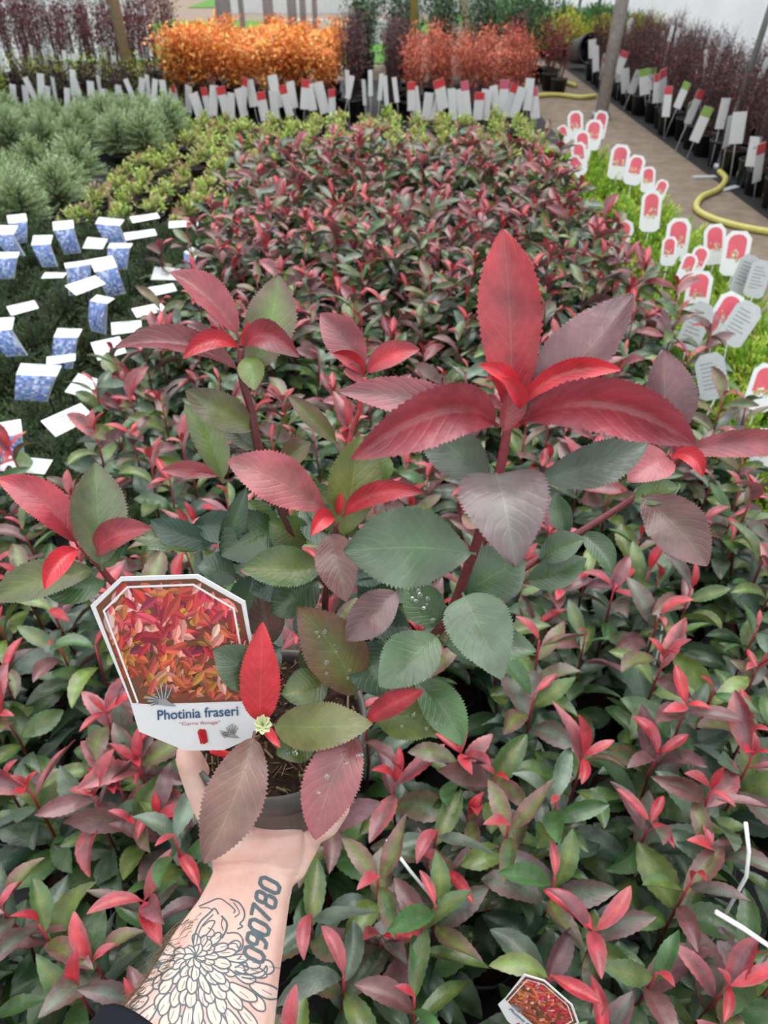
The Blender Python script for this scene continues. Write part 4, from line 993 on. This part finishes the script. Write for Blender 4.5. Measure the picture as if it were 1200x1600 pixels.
# black bin lying at the bend
mb = MB(); lathe(mb, [(0, 0), (.13, 0), (.16, .36), (.17, .36), (.17, .38), (.15, .38), (.125, .02), (0, .02)], 28)
o = mb.build('black_bucket', M['pot'], None, loc=(2.35, 10.6, .17)); o.rotation_euler = (math.radians(80), 0, math.radians(15)); tag(o, 'black tub lying on its side at the path bend', 'tub')
# ------------------------------------------------------------------ yellow hoses
def hose(pts, r, label):
    P = [G(x, y, r) for x, y in pts]; S_ = []
    for i in range(len(P)-1):
        p0 = P[max(i-1, 0)]; p1 = P[i]; p2 = P[i+1]; p3 = P[min(i+2, len(P)-1)]
        for k in range(6): t = k/6; S_.append(.5*((2*p1)+(p2-p0)*t+(2*p0-5*p1+4*p2-p3)*t*t+(3*p1-p0-3*p2+p3)*t**3))
    S_.append(P[-1]); o_ = S_[0].copy(); mb = MB(); tube(mb, [q-o_ for q in S_], r, 10); tag(mb.build('hose', M['hose'], None, loc=o_), label, 'hose')
hose([(1124, 268), (1134, 280), (1122, 296), (1096, 308), (1088, 325), (1105, 338), (1140, 350), (1200, 362), (1290, 372)], .019, 'pale yellow hose curving in an S over the path near the poles')
hose([(1160, 282), (1185, 298), (1230, 320), (1300, 345)], .019, 'pale yellow hose running to the right edge from the pole foot')
hose([(822, 122), (850, 118), (880, 128), (900, 134)], .022, 'upper pale yellow hose lying across the path bend')
hose([(835, 150), (870, 148), (905, 152), (930, 150)], .022, 'lower pale yellow hose lying across the path bend')
# flat offcuts on the path
for k, (px, py, a_) in enumerate([(1100, 278, .1), (1140, 296, .6)]):
    mb = MB(); box(mb, (0, 0, .006), (.16, .045, .01), rz=a_); tag(mb.build('offcut', M['cardgrey'], None, False, loc=G(px, py, 0)), ['grey flat strip on the soil left of the pole foot', 'grey flat strip on the soil below the pole foot'][k], 'strip')
# ------------------------------------------------------------------ labels in the other beds
def blue_print(mb, f, seed, w_, h_):
    rr = random.Random(seed)
    pal = [(.16, .26, .62), (.24, .34, .70), (.38, .48, .78), (.12, .18, .45), (.52, .60, .80), (.20, .30, .48)]
    for i in range(10):
        for j in range(12):
            c = vary(rr.choice(pal), .2, rr); q = [(i/10, j/12), ((i+1)/10, j/12), ((i+1)/10, (j+1)/12), (i/10, (j+1)/12)]
            mb.f.append(tuple(mb.vert(f(a, b), c) for a, b in q))
def folded_label(px, py, wd, yaw, blue, label, tiltf=.12, z=.34):
    p = G(px, py, z); root = thing('plant_label', (p.x, p.y, z), label, 'plant label', 'blue-flower labels in the dark green bed', yaw)
    dp = R.uniform(.035, .06)
    mb = MB()   # white flap, nearly level
    Q = [(-wd/2, -dp/2, 0), (wd/2, -dp/2, .004), (wd/2, dp/2, tiltf*dp*2), (-wd/2, dp/2, tiltf*dp*2)]
    t_ = [mb.vert(q) for q in Q]; u_ = [mb.vert((q[0], q[1], q[2]-.0012)) for q in Q]
    mb.f += [tuple(t_), tuple(u_[::-1])] + [(t_[i], u_[i], u_[(i+1) % 4], t_[(i+1) % 4]) for i in range(4)]
    cs = mb.build('card', M['card'], root, False)
    mb = MB()
    for k in range(3):
        y0 = -dp*.12+k*.009; mb.f.append(tuple(mb.vert((x, y, .003+ (y+dp/2)*tiltf*2)) for x, y in ((-wd*.18, y0), (wd*(.1+.05*k), y0), (wd*(.1+.05*k), y0+.003), (-wd*.18, y0+.003))))
    mb.build('small_print', M['cardgrey'], cs, False)
    mb = MB(); tube(mb, [Vector((0, 0, -.002)), Vector((0, .01, -.13)), Vector((0, 0, -z+.006))], .0028, 5); mb.build('stake', M['pot'], root)
    if blue:
        hgt = .115
        kx = random.Random(int(px*3+py)).uniform(-.035, .035); hgt *= random.Random(int(px+py)).uniform(.65, 1.0); f = lambda a, b: Vector(((a-.5)*wd*.9*(1-.15*b)+kx*b, -dp/2-.002-hgt*(.45*b-.35*b*b), .002-hgt*.9*b))
        mb = MB(); blue_print(mb, f, int(px*7+py), wd, hgt); o = mb.build('picture', M['print'], root, False); o['label'] = 'blue flower photo on the front face'
        mb = MB(); q = [f(-.04, 0), f(1.04, 0), f(1.04, 1.04), f(-.04, 1.04)]; mb.f.append(tuple(mb.vert(v+Vector((0, .003, 0))) for v in q)); mb.build('card_front', M['card'], root, False)
BL = [(28, 346, 1, .1), (10, 364, 1, -.2), (67, 380, 1, .1), (227, 343, 0, .4), (220, 370, 0, .3), (287, 352, 0, .4), (346, 364, 0, -.4), (150, 386, 0, -.3), (188, 386, 1, -.2), (85, 432, 0, .2), (122, 414, 1, .5), (163, 418, 1, .6),
      (135, 450, 0, .9), (37, 485, 0, .7), (107, 524, 1, 0), (234, 487, 0, .4), (199, 517, 0, .2), (172, 552, 0, .5), (254, 456, 0, .3), (260, 434, 0, 0), (96, 563, 0, .2), (62, 583, 1, .06), (109, 662, 0, .8), (305, 398, 1, -.9),
      (172, 350, 1, -.1), (8, 402, 1, 0), (2, 512, 1, 0), (160, 470, 1, -.3), (137, 612, 0, -.3), (41, 731, 0, -.4), (3, 678, 1, .1), (402, 356, 0, -.2), (100, 356, 1, .3), (408, 384, 0, 0)]
BL.sort(key=lambda q: -q[1])
for i, (px, py, b_, yaw) in enumerate(BL):
    lab = ('white-topped label with blue flower picture, ' if b_ else 'plain white tilted label card, ') + (ORD[i+1]+' nearest' if i else 'nearest') + ' in the dark green bed'
    folded_label(px, py, R.uniform(.075, .125), yaw + R.uniform(-.3, .3), b_, lab, R.uniform(.05, .3))
def arch_label(px, py, wpx, lean, label, face=1, z=.36, yaw=0):
    p = G(px, py, z); dep = (p-EYE).dot(FW); w_ = wpx/F*dep; h_ = w_*1.75
    root = thing('plant_label', (p.x, p.y, z), label, 'plant label', 'pink-picture labels in the lime strip')
    ax = Vector((math.cos(yaw), math.sin(yaw), 0)); up = Vector((-math.sin(yaw)*0+lean, .35, .94)).normalized(); ax = (ax-up*ax.dot(up)).normalized(); nn = ax.cross(up)
    if nn.y > 0: nn = -nn
    f = lambda x, y, o_: ax*(x*w_) + up*(y*w_) + nn*o_
    O = [(-.5, -1.0), (-.5, .25), (-.27, .52), (.27, .52), (.5, .25), (.5, -1.0), (.3, -1.15), (-.3, -1.15)]
    mb = MB(); a = [mb.vert(f(x, y, .0006)) for x, y in O]; b = [mb.vert(f(x, y, -.0006)) for x, y in O]; mb.f += [tuple(a), tuple(b[::-1])] + [(a[i], b[i], b[(i+1) % 8], a[(i+1) % 8]) for i in range(8)]
    cs = mb.build('card', M['card'] if face else M['cardgrey'], root, False)
    mb = MB()
    if face:
        Pk = [(-.33, -.50), (.33, -.50), (.34, .12)] + [(.34*math.cos(t), .12+.28*math.sin(t)) for t in (PI*.17, PI*.33, PI*.5, PI*.67, PI*.83)] + [(-.34, .12)]
        mb.f.append(tuple(mb.vert(f(x, y, .0012), vary((.66, .10, .14), .08)) for x, y in Pk))
        o = mb.build('picture', M['print'], cs, False); o['label'] = 'pink-red arched flower picture'
        mb = MB(); rr = random.Random(int(px))
        for k in range(14):
            x, y = rr.uniform(-.26, .26), rr.uniform(-.62, -.2); s_ = rr.uniform(.03, .08)
            mb.f.append(tuple(mb.vert(f(x+s_*math.cos(q), y+s_*math.sin(q), .0016), rr.choice([(.35, .45, .10), (.75, .75, .55), (.70, .25, .25)])) for q in (0, 1.2, 2.5, 3.8, 5.0)))
        mb.build('leaf_print', M['print'], cs, False)
    else:
        for k in range(7): y0 = .2-.15*k; mb.f.append(tuple(mb.vert(f(x, y, .0012), (.25, .26, .27)) for x, y in ((-.33, y0), (.2+.1*(k % 3-1), y0), (.2+.1*(k % 3-1), y0-.04), (-.33, y0-.04))))
        mb.build('small_print', M['print'], cs, False)
    mb = MB(); tube(mb, [f(0, -1.1, 0), Vector((0, 0, -z+.006))], .002, 5); mb.build('stake', M['card'], root)
PK = [(1018, 318, 36, 0, 1), (972, 362, 36, .45, 1), (1060, 362, 38, .02, 1), (1046, 384, 26, 0, 1), (1117, 370, 36, -.1, 1), (1152, 383, 40, .05, 1), (1094, 400, 28, .35, 1), (1077, 410, 24, .3, 1), (1093, 444, 38, .05, 1), (1140, 480, 42, .5, 1),
      (1168, 418, 36, .3, 0), (1164, 494, 42, .55, 0), (1093, 496, 44, .35, 0), (1197, 592, 44, .2, 1), (1110, 575, 44, -.3, 0), (899, 187, 24, -.1, 1), (939, 187, 24, .15, 1), (928, 202, 26, .1, 1), (910, 219, 26, -.1, 1), (904, 236, 24, -.2, 1),
      (879, 205, 16, -.4, 1), (898, 254, 20, -.9, 1), (969, 243, 30, .1, 1), (994, 257, 26, .2, 1), (1013, 273, 22, -.05, 1), (1034, 292, 20, .35, 1), (1188, 425, 34, .2, 0), (958, 440, 30, .2, 1), (1195, 690, 40, 0, 1)]
PK.sort(key=lambda q: -q[1])
for i, (px, py, w_, ln, fc) in enumerate(PK):
    arch_label(px, py, w_, ln, ('white label with pink arched picture, ' if fc else 'greyish white label back, ') + (ORD[i+1]+' nearest' if i else 'nearest') + ' in the lime strip', fc, .36, R.uniform(-.3, .3))
# pale stakes among the photinias
def stake(pts, r, label):
    P = [D(*p) for p in pts]; P.append(Vector((P[-1].x+.01, P[-1].y, .09))); o_ = P[0].copy(); mb = MB(); tube(mb, [q-o_ for q in P], r, 5, col=(.6, .62, .6)); tag(mb.build('label_stake', M['card'], None, loc=o_), label, 'stake')
stake([(604, 1312, .93), (640, 1360, .92), (684, 1414, .93)], .0022, 'thin pale stake slanting between leaves right of the hand')
stake([(1118, 1425, .80), (1160, 1450, .80), (1210, 1484, .80)], .0030, 'flat pale stake slanting at the right edge low down')
stake([(1165, 1285, .86), (1170, 1330, .86), (1166, 1370, .87)], .0024, 'short pale stake standing at the right edge')
stake([(1020, 945, 1.25), (1035, 975, 1.25), (1030, 1010, 1.27)], .0022, 'thin curved grey stake right of the held plant')
# white hanging labels of the back rows
def strip(x, y, z, w_, h_, c, label, group, ln=0, capc=None):
    root = thing('plant_label', (x, y, z), label, 'plant label', group, R.uniform(-.9, .9))
    mb = MB(); tube(mb, [Vector((0, .002, 0)), Vector((0, .004, -z+.01))], .0022, 4); mb.build('stake', M['card'], root)
    mb = MB(); box(mb, (0, 0, 0), (w_, .0015, h_)); o = mb.build('card', M['card'], root, False); root.rotation_euler.y = ln
    if capc:
        mb = MB(); box(mb, (0, -.0015, h_*.36), (w_*.98, .001, h_*.27), capc); q = mb.build('picture', M['print'], root, False); q['label'] = 'coloured block across the top'
def run(n_, x0, x1, y, z, w_, h_, what, group, caps=(None,), js=.06):
    for i in range(n_):
        x = x0+(x1-x0)*(i+.5)/n_ + R.uniform(-.03, .03)
        c = caps[i % len(caps)]
        side = 'leftmost' if i == 0 else 'rightmost' if i == n_-1 else (ORD[i+1]+' from left' if i < n_/2 else ORD[n_-i]+' from right')
        strip(x, y+R.uniform(-.02, .02), z+R.uniform(-js, js), w_*R.uniform(.8, 1.2), h_*R.uniform(.85, 1.1), None, what+', '+side, group, R.uniform(-.28, .28), c)
RC = (.62, .05, .06)
run(20, -1.80, -.42, 6.94, .22, .075, .22, 'tall white label in front of the orange shrubs', 'labels in front of the orange shrubs', (None, RC, None, None, RC))
run(7, -.36, .12, 7.0, .32, .045, .2, 'white label among the dark twiggy shrubs', 'labels among the dark twiggy shrubs')
run(16, .18, 1.28, 6.94, .22, .085, .24, 'broad white label in front of the coral shrubs', 'labels in front of the coral shrubs', (RC, None, None, (.60, .12, .2)))
run(30, -3.7, -1.75, 6.74, .30, .045, .20, 'white label among the plum and yellow-green shrubs', 'labels at the back left', js=.07)
run(10, -3.4, -2.1, 7.2, .46, .045, .18, 'white label hanging on the maroon shrubs', 'labels on the maroon shrubs', js=.06)
for i in range(26):
    y = 4.15+i*.205; x = 2.24+R.uniform(-.02, .05)
    c = R.choice([None, None, (.60, .08, .1), (.25, .42, .1)])
    strip(x, y, R.uniform(.22, .36), R.uniform(.06, .085), R.uniform(.16, .24), None, 'label on the path side of the wine-dark shrubs, '+(ORD[i+1]+' nearest' if i else 'nearest'), 'labels along the wine-dark shrubs', R.uniform(-.3, .3), c)
for i in range(16):
    y = 4.4+i*.32; strip(2.55+R.uniform(-.1, .3), y, R.uniform(.5, .66), .035, .12, None, 'small white label high in the wine-dark shrubs, '+(ORD[i+1]+' nearest' if i else 'nearest'), 'high labels in the wine-dark shrubs', R.uniform(-.3, .3))
